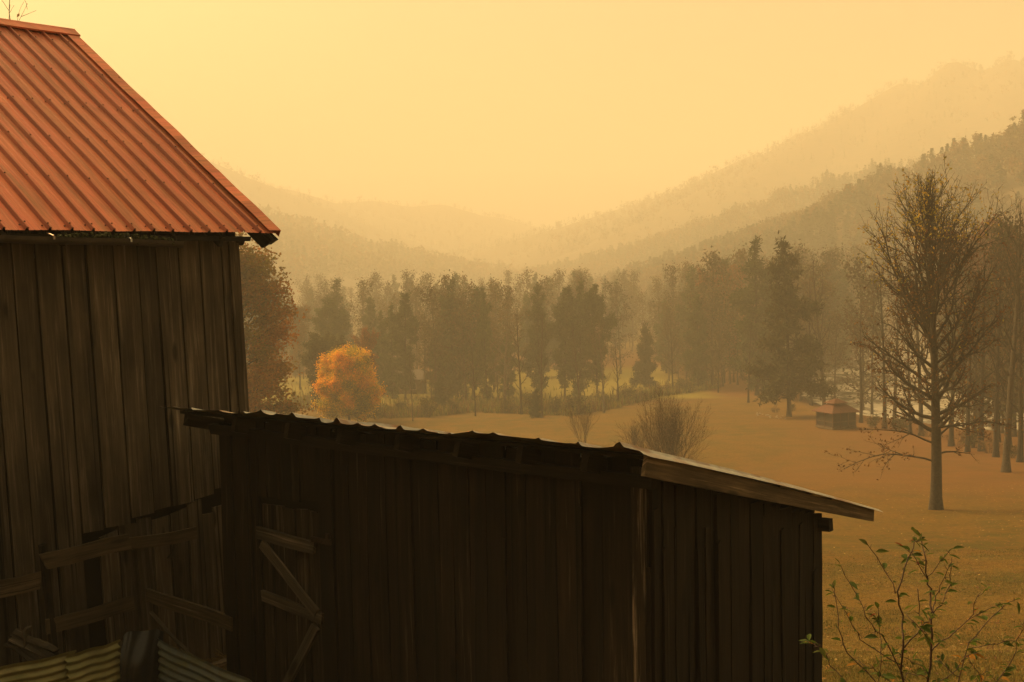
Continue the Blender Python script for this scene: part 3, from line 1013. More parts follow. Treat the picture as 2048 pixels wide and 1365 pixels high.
def pen():
    pf = empty("pen_fence", down(270, 12.1), "weathered board pen fence with plank rails in front of the barn wall", "fence")
    def P(x, y, dep): return at(x, y, dep)
    def part(name, a, b, w, mat='rail_wood', thick=.028, n=None, rough=.02, edge=.025, taper=1.0):
        p = Planks(); p.plank(a, b, w, thick, n or OUT, .012, rough, 10, edge=edge, taper=taper)
        return p.build(name, M[mat], pf)
    g0 = down(284, 12.17)
    part("post", Vector((g0.x, g0.y, g0.z - .2)), P(279, 1078, 12.17), .13, 'barn_wood', .09)
    g1 = down(105, 11.45)
    part("post", Vector((g1.x - .02, g1.y, g1.z - .2)), P(82, 1088, 11.45), .055, 'beam_wood', .07)
    # upper rail, split where the top has broken away
    part("rail", P(88, 1122, 11.30), P(262, 1084, 11.95), .155, 'rail_wood', .035, rough=.05, edge=.04)
    part("rail", P(225, 1095, 11.90), P(391, 1066, 12.5), .125, 'rail_wood', .03, rough=.03, edge=.03)
    part("rail", P(-60, 1192, 10.9), P(80, 1160, 11.4), .165)
    part("rail", P(96, 1254, 11.4), P(266, 1207, 12.05), .145)
    part("rail", P(296, 1188, 12.1), P(462, 1250, 11.32), .135, 'rail_wood', .035, n=D_)
    for o in [c for c in pf.children if c.name.startswith("rail")]: pass
    # loose pieces
    rail("loose_stick", P(300, 1226, 12.0), P(392, 1318, 11.0), .035, "thin pale stick leaning across the corner of the pen below its right rail", 'rough_wood', .03, cat='stick')
    rail("broken_slat", P(352, 1086, 12.45), P(338, 1118, 12.4), .045, "short broken slat hanging crooked under the right end of the upper rail", 'rough_wood', .015, cat='slat')
    rail("loose_board", P(420, 1330, 11.6), P(475, 1318, 12.6), .12, "pale loose board lying on the ground behind the shed's corner", 'rail_wood', .03, cat='board', n=ZV)
    # gnarled slab of wood standing behind the iron sheet
    sl = Planks()
    rn = random.Random(4)
    a0, a1 = P(30, 1262, 10.15), P(112, 1306, 10.15)
    across = (a1 - a0).normalized()
    for k in range(5):
        o = k * .036
        up = Vector((-across.z, 0, across.x)); up = up if up.z > 0 else -up
        sl.plank(a0 - up * o + across * rn.uniform(-.03, .01), a1 - up * o + across * rn.uniform(-.01, .03), .05, .09 + rn.uniform(-.02, .03), OUT, .012, .03, 8, edge=.25)
    gslab = down(70, 10.2)
    sl.plank(Vector((gslab.x, gslab.y, gslab.z - .1)), (a0 + a1) / 2 + OUT * -.05, .1, .07, OUT, .01, .02, 8, edge=.15)
    sl.plank(a0.lerp(a1, .22) + OUT * .05 + Vector((-.02, 0, -.10)), a0.lerp(a1, .22) + OUT * .05 + Vector((.02, 0, .07)), .06, .03, OUT, .01, .02, 5, edge=.2)
    tag(sl.build("wood_slab", M['rough_wood']), "gnarled split wood slab propped behind the greenish corrugated sheet", "wood")

    # corrugated iron sheets standing on the ground
    def sheet(name, a, b, hgt, mat, label, lap=0.0, amp=.011, pitch=.068, n=OUT):
        a, b = Vector(a), Vector(b)
        u = (b - a); L = u.length; u /= L
        dn = -ZV
        KC = int(hgt / pitch * 8); NL = 20
        v = []; g = []; f = []
        for i in range(NL + 1):
            t = i / NL
            for k in range(KC + 1):
                y = k / KC * hgt
                off = amp * math.cos(y / pitch * 2 * math.pi) + .012 * math.sin(t * 4 + y * 3) + lap
                v.append(a + u * (t * L + .01 * math.sin(k * .9)) + dn * (y + .006 * math.sin(t * 11)) + n * off); g.append((t * L, y, lap * 100))
        for i in range(NL):
            for k in range(KC): f.append((i * (KC + 1) + k, i * (KC + 1) + k + 1, (i + 1) * (KC + 1) + k + 1, (i + 1) * (KC + 1) + k))
        return tag(obj(name, v, f, M[mat], gc=g, smooth_sh=True), label, "metal sheet")
    a, b, c = P(-90, 1352, 9.25), P(128, 1308, 9.78), P(236, 1279, 10.1)
    sheet("corrugated_sheet", a, b + (b - c).normalized() * -.1, 1.35, 'corr_green', "grey-green corrugated iron sheet cut off by the photo's left edge, lapped onto the next sheet")
    sheet("corrugated_sheet", b, c, 1.4, 'corr_green', "yellow-green corrugated iron sheet ending at the black plastic", .028)
    sheet("corrugated_sheet", P(316, 1275, 10.25), P(500, 1360, 9.2), 1.3, 'corr_blue', "blue-grey corrugated iron sheet sloping down in front of the shed's corner", 0, n=-D_)
    # black plastic pulled over the corner of the pen
    tg = []; tf = []
    NU, NV = 30, 26
    for i in range(NU + 1):
        a_ = i / NU
        px = 238 + 82 * a_
        top = 1279 - 22 * math.sin(min(1, a_ * 1.25) * math.pi * .5) + 16 * a_ * a_
        dep = 10.02 + .22 * a_
        p0 = at(px, top, dep)
        for j in range(NV + 1):
            h_ = j / NV
            bul = .06 * math.sin(a_ * math.pi) * (1 - .3 * h_) + .022 * math.sin(a_ * 9 + h_ * 3.3 + 1.5 * math.sin(h_ * 4)) * (.2 + h_) + .010 * math.sin(a_ * 23 + h_ * 13 + 2 * math.sin(a_ * 6)) + .008 * math.sin(h_ * 21 + a_ * 7)
            tg.append(p0 + Vector((.04, -1, 0)) * bul + Vector((0, .12 * (1 - min(1, h_ * 6)), -1.35 * h_ + .015 * math.sin(a_ * 9))))
    for i in range(NU):
        for j in range(NV): q = i * (NV + 1) + j; tf.append((q, q + 1, q + NV + 2, q + NV + 1))
    t_ = obj("plastic_sheet", tg, tf, M['tarp'], smooth_sh=True)
    tag(t_, "black plastic sheet hung over the corner of the pen between the iron sheets", "plastic sheet")
    # straw on the ground in the gap between barn and shed
    st = Geo(); rn = random.Random(9)
    for k in range(500):
        c0 = down(rn.uniform(340, 520), rn.uniform(11.2, 13.2)); c0.z += rn.uniform(.01, .16) * rn.random()
        a = rn.uniform(0, 6.28); L = rn.uniform(.06, .22)
        st.tube([c0, c0 + Vector((math.cos(a) * L, math.sin(a) * L, rn.uniform(-.02, .07)))], .004, 3, cap=False)
    nh = 14; c0 = down(452, 12.6); hv = []; hf = []
    for i in range(nh + 1):
        for j in range(20):
            a = j / 20 * 2 * math.pi; r_ = math.sin(i / nh * math.pi / 2)
            hv.append(c0 + Vector((math.cos(a) * .95 * r_, math.sin(a) * .6 * r_, .62 * math.cos(i / nh * math.pi / 2) ** 1.2 - .05 + .05 * math.sin(a * 5 + i) + rn.uniform(-.02, .02))))
    for i in range(nh):
        for j in range(20): hf.append((i * 20 + j, i * 20 + (j + 1) % 20, (i + 1) * 20 + (j + 1) % 20, (i + 1) * 20 + j))
    st.add(hv, hf)
    for k in range(900):
        i = rn.randrange(len(hv)); c1 = hv[i] + Vector((rn.gauss(0, .03), rn.gauss(0, .03), .01)); a = rn.uniform(0, 6.28); L = rn.uniform(.06, .2)
        st.tube([c1, c1 + Vector((math.cos(a) * L, math.sin(a) * L, rn.uniform(-.06, .08)))], .004, 3, cap=False)
    tag(st.build("straw", M['straw']), "loose straw heaped and scattered in the gap between the barn and the shed", "straw", kind='stuff')
pen()

# ------------------------------------------------------------------ trees
def _unit(v): return v / (np.linalg.norm(v) + 1e-9)
UP = np.array([0, 0, 1.0])

class Tree:
    """a tapered trunk with limbs, twigs and leaves; collects the trunk and the crown"""
    def __init__(self, seed):
        self.rng = np.random.default_rng(seed)
        self.br = []
    def limb(self, p, d, L, r, lvl, sp):
        rng = self.rng
        n = max(3, int(L / sp['seg'][min(lvl, len(sp['seg']) - 1)]) + 1)
        pts = [np.array(p, float)]; rads = [r]; dirs = [d]
        w = sp['wander'][lvl]; cu = sp['curl'][lvl]
        rmin = sp.get('rmin', .008)
        for i in range(n):
            d = _unit(d + rng.normal(0, w, 3) + UP * (cu / n))
            pts.append(pts[-1] + d * L / n); rads.append(max(rmin * .6, r * (1 - .8 * (i + 1) / n))); dirs.append(d)
        self.br.append((np.array(pts), np.array(rads), lvl))
        if lvl >= sp['max']: return
        nk = int(round(L * sp['kids'][lvl] * rng.uniform(.8, 1.2)))
        nk = max(sp.get('kmin', 2), min(nk, sp.get('kmax', 40)))
        t0 = sp['t0'][lvl]
        az = rng.uniform(0, 6.28)
        for k in range(nk):
            t = t0 + (.98 - t0) * (k + rng.uniform(0, 1)) / nk
            f = t * n; i = min(int(f), n - 1); q = pts[i] + (pts[i + 1] - pts[i]) * (f - i)
            dd = dirs[i + 1]; az += 2.4 + rng.normal(0, .4)
            a = np.cross(dd, UP if abs(dd[2]) < .95 else np.array([1., 0, 0])); a = _unit(a); b = np.cross(dd, a)
            ang = R(sp['ang'][lvl]) * rng.uniform(.7, 1.3)
            nd = _unit(dd * math.cos(ang) + (a * math.cos(az) + b * math.sin(az)) * math.sin(ang))
            Lc = L * sp['ratio'][lvl] * (1.2 - .75 * t) * rng.uniform(.65, 1.25)
            if Lc < sp.get('lmin', .2): continue
            self.limb(q, nd, Lc, max(rmin, rads[i] * .62), lvl + 1, sp)
    def grow(self, H, r0, h0, nprim, prof, elev, sp, flare=.6, lean=(0, 0), trunk_w=.012, whorl=0, pr=.42):
        rng = self.rng
        n = 22
        pts = []; rads = []
        off = np.zeros(2); vel = np.array(lean, float)
        for i in range(n + 1):
            t = i / n
            vel = vel + rng.normal(0, trunk_w, 2)
            off = off + vel * H / n * min(1, i * .5)
            pts.append((off[0], off[1], H * t - (.25 if i == 0 else 0)))
            rads.append(max(.012, r0 * (1 - t) ** .85 * (1 + flare * math.exp(-t * 45)) + .01))
        pts = np.array(pts); rads = np.array(rads)
        self.br.append((pts, rads, 0))
        az = rng.uniform(0, 6.28)
        for k in range(nprim):
            t = h0 + (.985 - h0) * ((k + rng.uniform(.1, .9)) / nprim)
            if whorl: t = h0 + (.985 - h0) * (round(t * whorl) / whorl - h0) / (1 - h0) if False else t
            az += 2.39996 + rng.normal(0, .35)
            e = R(elev(t) + rng.normal(0, sp.get('ejit', 7)))
            f = t * n; i = min(int(f), n - 1); q = pts[i] + (pts[i + 1] - pts[i]) * (f - i)
            L = prof(t) * H / max(.32, math.cos(e)) * rng.uniform(sp.get('lvar', .72), 1.14)
            d = np.array([math.cos(az) * math.cos(e), math.sin(az) * math.cos(e), math.sin(e)])
            L = min(L, ((1.0 - t) * H + .02 * H) / max(.15, math.sin(e)))
            self.limb(q, d, L, max(.012, rads[i] * pr), 1, sp)
        return self
    # -- meshes
    def tubes(self, lv, col, n_of):
        V = []; F = []; C = []; off = 0
        for pts, rads, lvl in self.br:
            if not lv(lvl): continue
            n = n_of(lvl)
            t = np.gradient(pts, axis=0); t /= (np.linalg.norm(t, axis=1)[:, None] + 1e-9)
            ref = np.array([.31, .95, .05]) if abs(t[0][2]) > .6 else UP
            u = np.cross(t, ref); u /= (np.linalg.norm(u, axis=1)[:, None] + 1e-9); w = np.cross(t, u)
            a = np.arange(n) / n * 2 * np.pi
            ring = pts[:, None, :] + rads[:, None, None] * (u[:, None, :] * np.cos(a)[None, :, None] + w[:, None, :] * np.sin(a)[None, :, None])
            m = len(pts)
            i = np.arange(m * n).reshape(m, n)
            f = np.stack([i[:-1], np.roll(i[:-1], -1, 1), np.roll(i[1:], -1, 1), i[1:]], -1).reshape(-1, 4)
            V.append(ring.reshape(-1, 3)); F.append(f + off); off += m * n
            C.append(np.repeat(np.asarray(col)[None] * self.rng.uniform(.8, 1.2), m * n, 0))
        if not V: return np.zeros((0, 3)), np.zeros((0, 4), int), np.zeros((0, 3))
        return np.concatenate(V), np.concatenate(F), np.concatenate(C)
    def leaves(self, lvls, per_m, jit, size, pal, wid=.55, keep=None, droop=0.0, along=None):
        rng = self.rng; P = []; DD = []
        for pts, rads, lvl in self.br:
            if lvl not in lvls: continue
            L = np.linalg.norm(np.diff(pts, axis=0), axis=1).sum()
            k = rng.poisson(L * per_m)
            if k == 0: continue
            f = rng.uniform(.15 if along is None else along, 1, k) * (len(pts) - 1); i = np.minimum(f.astype(int), len(pts) - 2)
            P.append(pts[i] + (pts[i + 1] - pts[i]) * (f - i)[:, None]); DD.append(pts[i + 1] - pts[i])
        if not P: return np.zeros((0, 3)), np.zeros((0, 4), int), np.zeros((0, 3))
        P = np.concatenate(P); DD = np.concatenate(DD)
        P = P + rng.normal(0, jit, P.shape)
        if keep is not None:
            m = keep(P, rng); P = P[m]; DD = DD[m]
        n = len(P)
        a = rng.normal(size=(n, 3)); a[:, 2] -= droop; a /= np.linalg.norm(a, axis=1)[:, None]
        b = np.cross(a, rng.normal(size=(n, 3))); b /= np.linalg.norm(b, axis=1)[:, None]
        l = size * rng.uniform(.6, 1.35, (n, 1)); w = l * wid * .5
        q = np.stack([P, P + a * l * .5 + b * w, P + a * l, P + a * l * .45 - b * w], 1).reshape(-1, 3)
        f = np.arange(n * 4).reshape(n, 4)
        c = pal(P, rng) * rng.uniform(.75, 1.25, (n, 1))
        return q, f, np.repeat(np.clip(c, 0, 1), 4, 0)

def merge(*parts):
    V = []; F = []; C = []; MI = []; off = 0
    for (v, f, c), mi in parts:
        if len(v) == 0: continue
        V.append(v); F.append(f + off); C.append(c); MI.append(np.full(len(f), mi)); off += len(v)
    return np.concatenate(V), np.concatenate(F), np.concatenate(C), np.concatenate(MI)

def palette(*cols):
    a = np.array(cols, float)
    return lambda P, rng: a[rng.integers(len(a), size=len(P))]

class Proto:
    def __init__(self, tree, bark, leaf, leafmat='leaf', n0=9, n1=5, nt=3, split=1):
        t = tree.tubes(lambda l: l <= split, bark, lambda l: n0 if l == 0 else n1)
        self.H = max(float(p[0][:, 2].max()) for p in tree.br)
        self.trunk = make_mesh("trunk", t[0], t[1], M['bark'], col=t[2], smooth_sh=True)
        tw = tree.tubes(lambda l: l > split, np.array(bark) * .9, lambda l: nt)
        v, f, c, mi = merge((tw, 0), *[(x, 1) for x in leaf])
        self.crown = make_mesh("crown", v, f, [M['bark'], M[leafmat]], mi=mi, col=c)
        self.arr = (t, tw, leaf)

def place(name, proto, loc, height, label, cat='tree', group=None, rz=None, wide=1.0, sink=.1):
    rz = PR.uniform(0, 6.28) if rz is None else rz
    r = empty(name, (loc[0], loc[1], loc[2] - sink), label, cat, group, rz)
    k = height / proto.H
    r.scale = (k * wide, k * wide, k)
    link("trunk", proto.trunk, r); link("crown", proto.crown, r)
    return r

def lerp_f(pts):
    xs, ys = zip(*pts)
    return lambda t: float(np.interp(t, xs, ys))

BARK_G = (.060, .047, .034); BARK_D = (.032, .024, .017); BARK_P = (.22, .19, .15)

def bare_tree(seed, H=20, leafy=.8, pal=None, bark=BARK_D, prof=None, elev=None, h0=.22, nprim=20, r0=.30, size=.2):
    t = Tree(seed)
    sp = dict(seg=[1, 1.0, .8, .6], wander=[0, .10, .14, .16], curl=[0, .45, .3, .2], kids=[0, 1.5, 2.2, 2.5], t0=[0, .22, .2, .2],
              ang=[0, 38, 42, 45], ratio=[0, .42, .5, .5], max=3, rmin=.012, lmin=.25)
    t.grow(H, r0, h0, nprim, prof or lerp_f([(0, .1), (.25, .15), (.45, .18), (.7, .14), (.9, .07), (1, .02)]),
           elev or lerp_f([(0, 15), (.3, 30), (.6, 50), (1, 72)]), sp)
    lv = t.leaves((2, 3), leafy, .1, size, pal or palette((.12, .06, .03), (.16, .08, .03), (.09, .05, .03)))
    return Proto(t, bark, [lv])

def pine_tree(seed, H=20, h0=.25, pal=None, prof=None, droop=8, dens=1.0):
    t = Tree(seed)
    sp = dict(seg=[1, .8, .6], wander=[0, .07, .12], curl=[0, .25, .2], kids=[0, 2.6, 2], t0=[0, .30, .2], ang=[0, 48, 45],
              ratio=[0, .42, .5], max=2, rmin=.012, lmin=.2, ejit=10, lvar=.45)
    gap = t.rng.uniform(0, 6.28)
    base = prof or lerp_f([(0, .12), (.25, .13), (.4, .17), (.6, .15), (.8, .105), (.93, .06), (1, .02)])
    t.grow(H, .24, h0, 74, lambda h: base(h) * (1 + .3 * math.sin(h * 34 + gap)), lerp_f([(0, -5), (.5, droop), (.85, 25), (1, 60)]), sp, pr=.3)
    pal = pal or palette((.050, .070, .020), (.064, .082, .024), (.040, .056, .016))
    a = t.leaves((1,), 22 * dens, .2, .6, pal, .30, along=.3)
    b = t.leaves((2,), 38 * dens, .17, .55, pal, .30)
    return Proto(t, BARK_D, [a, b], 'needle')

def leafy_tree(seed, H, h0, prof, elev, pal, per, size, r0=.2, nprim=26, jit=.22, bark=BARK_D, max_=3, kids=(0, 1.7, 2.4, 2.5), lv=(2, 3)):
    t = Tree(seed)
    sp = dict(seg=[1, .8, .6, .5], wander=[0, .10, .14, .16], curl=[0, .35, .2, .1], kids=kids, t0=[0, .2, .15, .2],
              ang=[0, 42, 46, 48], ratio=[0, .45, .5, .5], max=max_, rmin=.012, lmin=.2)
    t.grow(H, r0, h0, nprim, prof, elev, sp)
    return Proto(t, bark, [t.leaves(lv, per, jit, size, pal, .7)])

# ---- kinds
PINE = [pine_tree(s, h0=h, prof=p) for s, h, p in (
    (1, .05, lerp_f([(0, .05), (.14, .10), (.4, .16), (.6, .135), (.8, .08), (.93, .035), (1, .008)])),
    (2, .10, lerp_f([(0, .04), (.22, .10), (.5, .175), (.7, .15), (.86, .09), (.95, .04), (1, .01)])),
    (3, .04, lerp_f([(0, .06), (.12, .12), (.4, .165), (.65, .115), (.85, .055), (1, .008)])),
    (4, .12, lerp_f([(0, .05), (.25, .11), (.5, .2), (.7, .2), (.87, .125), (.96, .06), (1, .02)])))]
BARE = [bare_tree(11, leafy=.5), bare_tree(12, leafy=1.6, pal=palette((.17, .075, .035), (.14, .06, .03))), bare_tree(13, leafy=.25, h0=.3, bark=BARK_G),
        bare_tree(14, leafy=1.0, prof=lerp_f([(0, .1), (.25, .2), (.5, .22), (.75, .18), (.92, .1), (1, .03)]), nprim=24)]
SYC = bare_tree(21, leafy=1.4, bark=(.15, .125, .095), pal=palette((.18, .09, .035), (.14, .07, .03), (.2, .12, .04)), h0=.2,
                prof=lerp_f([(0, .1), (.25, .22), (.5, .2), (.75, .17), (.92, .1), (1, .03)]))
RUST = leafy_tree(31, 18, .2, lerp_f([(0, .1), (.2, .2), (.5, .25), (.75, .2), (.92, .11), (1, .03)]), lerp_f([(0, 10), (.5, 35), (1, 70)]),
                  palette((.22, .075, .03), (.17, .06, .028), (.25, .10, .03), (.12, .065, .028)), 22, .30)
TAN = leafy_tree(32, 18, .2, lerp_f([(0, .1), (.2, .17), (.5, .21), (.75, .17), (.92, .1), (1, .03)]), lerp_f([(0, 15), (.5, 40), (1, 72)]),
                 palette((.16, .10, .04), (.13, .085, .035), (.19, .11, .04)), 16, .28)
GREEN = leafy_tree(33, 15, .1, lerp_f([(0, .2), (.2, .3), (.5, .33), (.75, .26), (.92, .14), (1, .04)]), lerp_f([(0, 5), (.5, 30), (1, 70)]),
                   palette((.045, .055, .016), (.06, .062, .018), (.075, .068, .02), (.035, .045, .016)), 30, .34, nprim=40)
def maple_pal(P, rng):
    r = np.hypot(P[:, 0], P[:, 1]) / 3.6
    n = np.sin(P[:, 0] * 1.6 + 1) * np.sin(P[:, 2] * 1.3 + .6) * np.sin(P[:, 1] * 1.5) + rng.normal(0, .34, len(P))
    k = np.clip(.95 * r + .07 * (P[:, 2] - 5.5) + .60 * n - .24, 0, 1)[:, None]
    g = np.array([.26, .23, .008]); y = np.array([.62, .41, .006]); o = np.array([.84, .36, .006])
    return np.where(k < .5, g + (y - g) * k * 2, y + (o - y) * (k - .5) * 2)
MAPLE = leafy_tree(47, 9, .12, lerp_f([(0, .30), (.12, .36), (.3, .44), (.5, .41), (.7, .30), (.85, .18), (.95, .08), (1, .02)]),
                   lerp_f([(0, 0), (.4, 25), (.8, 50), (1, 70)]), maple_pal, 92, .21, nprim=90, jit=.28, r0=.16)
def oak_pal(P, rng):
    n = np.sin(P[:, 0] * .9 + 1) * np.sin(P[:, 2] * .75) + np.sin(P[:, 1] * .8 + P[:, 2] * .4) * .6 + rng.normal(0, .4, len(P))
    a = np.array([.19, .15, .018]); b = np.array([.27, .135, .018]); c = np.array([.40, .135, .016])
    k = np.clip(.5 + .42 * n, 0, 1)[:, None]
    return np.where(k < .5, a + (b - a) * k * 2, b + (c - b) * (k - .5) * 2)
OAK = leafy_tree(42, 18, .1, lerp_f([(0, .2), (.1, .25), (.3, .28), (.5, .27), (.7, .22), (.88, .13), (1, .03)]),
                 lerp_f([(0, 0), (.4, 20), (.75, 45), (1, 75)]), oak_pal, 20, .27, nprim=60, jit=.3, r0=.3)
HEM = [pine_tree(51, h0=.12, prof=lerp_f([(0, .15), (.12, .17), (.3, .19), (.5, .16), (.7, .12), (.88, .06), (1, .012)]), droop=-4, dens=1.0,
                 pal=palette((.038, .042, .016), (.05, .05, .02), (.03, .034, .014), (.06, .05, .022))),
       pine_tree(52, H=12, h0=.04, prof=lerp_f([(0, .22), (.2, .25), (.5, .19), (.8, .09), (1, .012)]), droop=10,
                 pal=palette((.035, .045, .016), (.045, .05, .02)))]
def bush_proto(seed, stems, H, spread, bark, leafy=0, pal=None, size=.1, kids=3.0):
    t = Tree(seed)
    rng = t.rng
    sp = dict(seg=[.4, .35, .3, .25], wander=[.06, .09, .12, .12], curl=[.55, .45, .3, .2], kids=[kids, kids * 1.15, 3.5, 3], t0=[.22, .2, .2, .2], ang=[26, 28, 32, 34],
              ratio=[.55, .52, .5, .5], max=2, rmin=.006, lmin=.22, kmax=14)
    for k in range(stems):
        a = rng.uniform(0, 6.28); e = R(rng.uniform(90 - spread, 88))
        d = np.array([math.cos(a) * math.cos(e), math.sin(a) * math.cos(e), math.sin(e)])
        p = np.array([math.cos(a), math.sin(a), 0]) * rng.uniform(.05, .3) + (0, 0, -.1)
        t.limb(p, d, H * rng.uniform(.6, 1.0) * (.55 + .5 * math.sin(e)), rng.uniform(.012, .028), 0, sp)
    lv = t.leaves((1, 2), leafy, .06, size, pal or palette((.16, .08, .03)))
    p = Proto(t, bark, [lv], split=0, n0=5, n1=4)
    p.H = H
    return p
BUSH = [bush_proto(61, 46, 4.6, 72, (.060, .030, .015), 1.2, palette((.16, .08, .035), (.13, .06, .03)), .08, 3.6), bush_proto(62, 14, 3.6, 38, (.065, .038, .02), .4, None, .08)]
SHRUB = [bush_proto(63, 14, 2.2, 60, (.06, .045, .03), 9, palette((.075, .075, .022), (.11, .08, .025), (.055, .055, .02)), .2),
         bush_proto(64, 12, 1.9, 65, (.07, .05, .03), 6, palette((.15, .08, .03), (.12, .075, .03)), .18)]

# ---- the big tulip tree in the field
def tulip():
    t = Tree(77)
    sp = dict(seg=[1, .7, .55, .45], wander=[0, .12, .15, .17], curl=[0, .45, .40, .2], kids=[0, 2.4, 3.2, 3.0], t0=[0, .2, .15, .2],
              ang=[0, 36, 42, 44], ratio=[0, .45, .5, .5], max=3, rmin=.009, lmin=.22, ejit=6)
    prof = lerp_f([(0, .2), (.24, .15), (.30, .20), (.38, .225), (.48, .215), (.58, .19), (.7, .14), (.85, .075), (1, .015)])
    elev = lerp_f([(0, 5), (.17, 6), (.28, 14), (.40, 38), (.55, 58), (.75, 70), (1, 80)])
    t.grow(16.2, .28, .24, 60, prof, elev, sp, flare=.5, lean=(-.03, 0), trunk_w=.010, pr=.5)
    # long low limbs that arch over and hang
    for h, az, L in ((2.5, 3.0, 4.7), (2.9, .1, 2.2), (3.4, 3.5, 3.8), (3.7, .5, 4.3), (4.2, -.4, 3.7)):
        sp2 = dict(sp); sp2['curl'] = [0, -.75, -.1, 0]; sp2['kids'] = [0, 1.5, 2.2, 2.4]
        t.limb(np.array([0, 0, h]), _unit(np.array([math.cos(az), math.sin(az), .45])), L, .06, 1, sp2)
    top = palette((.36, .26, .025), (.26, .22, .03), (.40, .24, .03))
    a = t.leaves((2, 3), 6.5, .09, .16, palette((.10, .045, .020), (.13, .06, .022), (.08, .038, .018), (.17, .09, .028)), keep=lambda P, r: (P[:, 2] < 14) & (r.uniform(size=len(P)) < 1.0 - .75 * smooth(6.5, 12.5, P[:, 2])))
    b = t.leaves((1, 2, 3), 1.6, .06, .15, top, keep=lambda P, r: (P[:, 2] > 13.6) | ((P[:, 0] < -1.6) & (P[:, 2] > 11.3)))
    c = t.leaves((3,), .12, .06, .15, top)
    return Proto(t, (.052, .041, .030), [a, b, c], n0=12, n1=6, nt=4)
TULIP = tulip()
p = on_ground(1872, 1020)
place("tulip_tree", TULIP, p, (1020 - 335) / FPX * p.y * 1.04, "tall half-bare tree standing alone on the grass, straight trunk, yellow leaves left at its top", rz=0.0)

# ---- treeline, one by one: (kind, column px, depth or base px, top px, width factor, label)
def tree_at(name, proto, px, base, top, label, wide=1.0, group=None, rz=None, cat='tree'):
    g = on_ground(px, base) if base > 400 else down(px, base * K)
    hor = ray(px, top).z * g.y + EYE
    return place(name, proto, g, hor - g.z, label, cat, group, rz, wide)

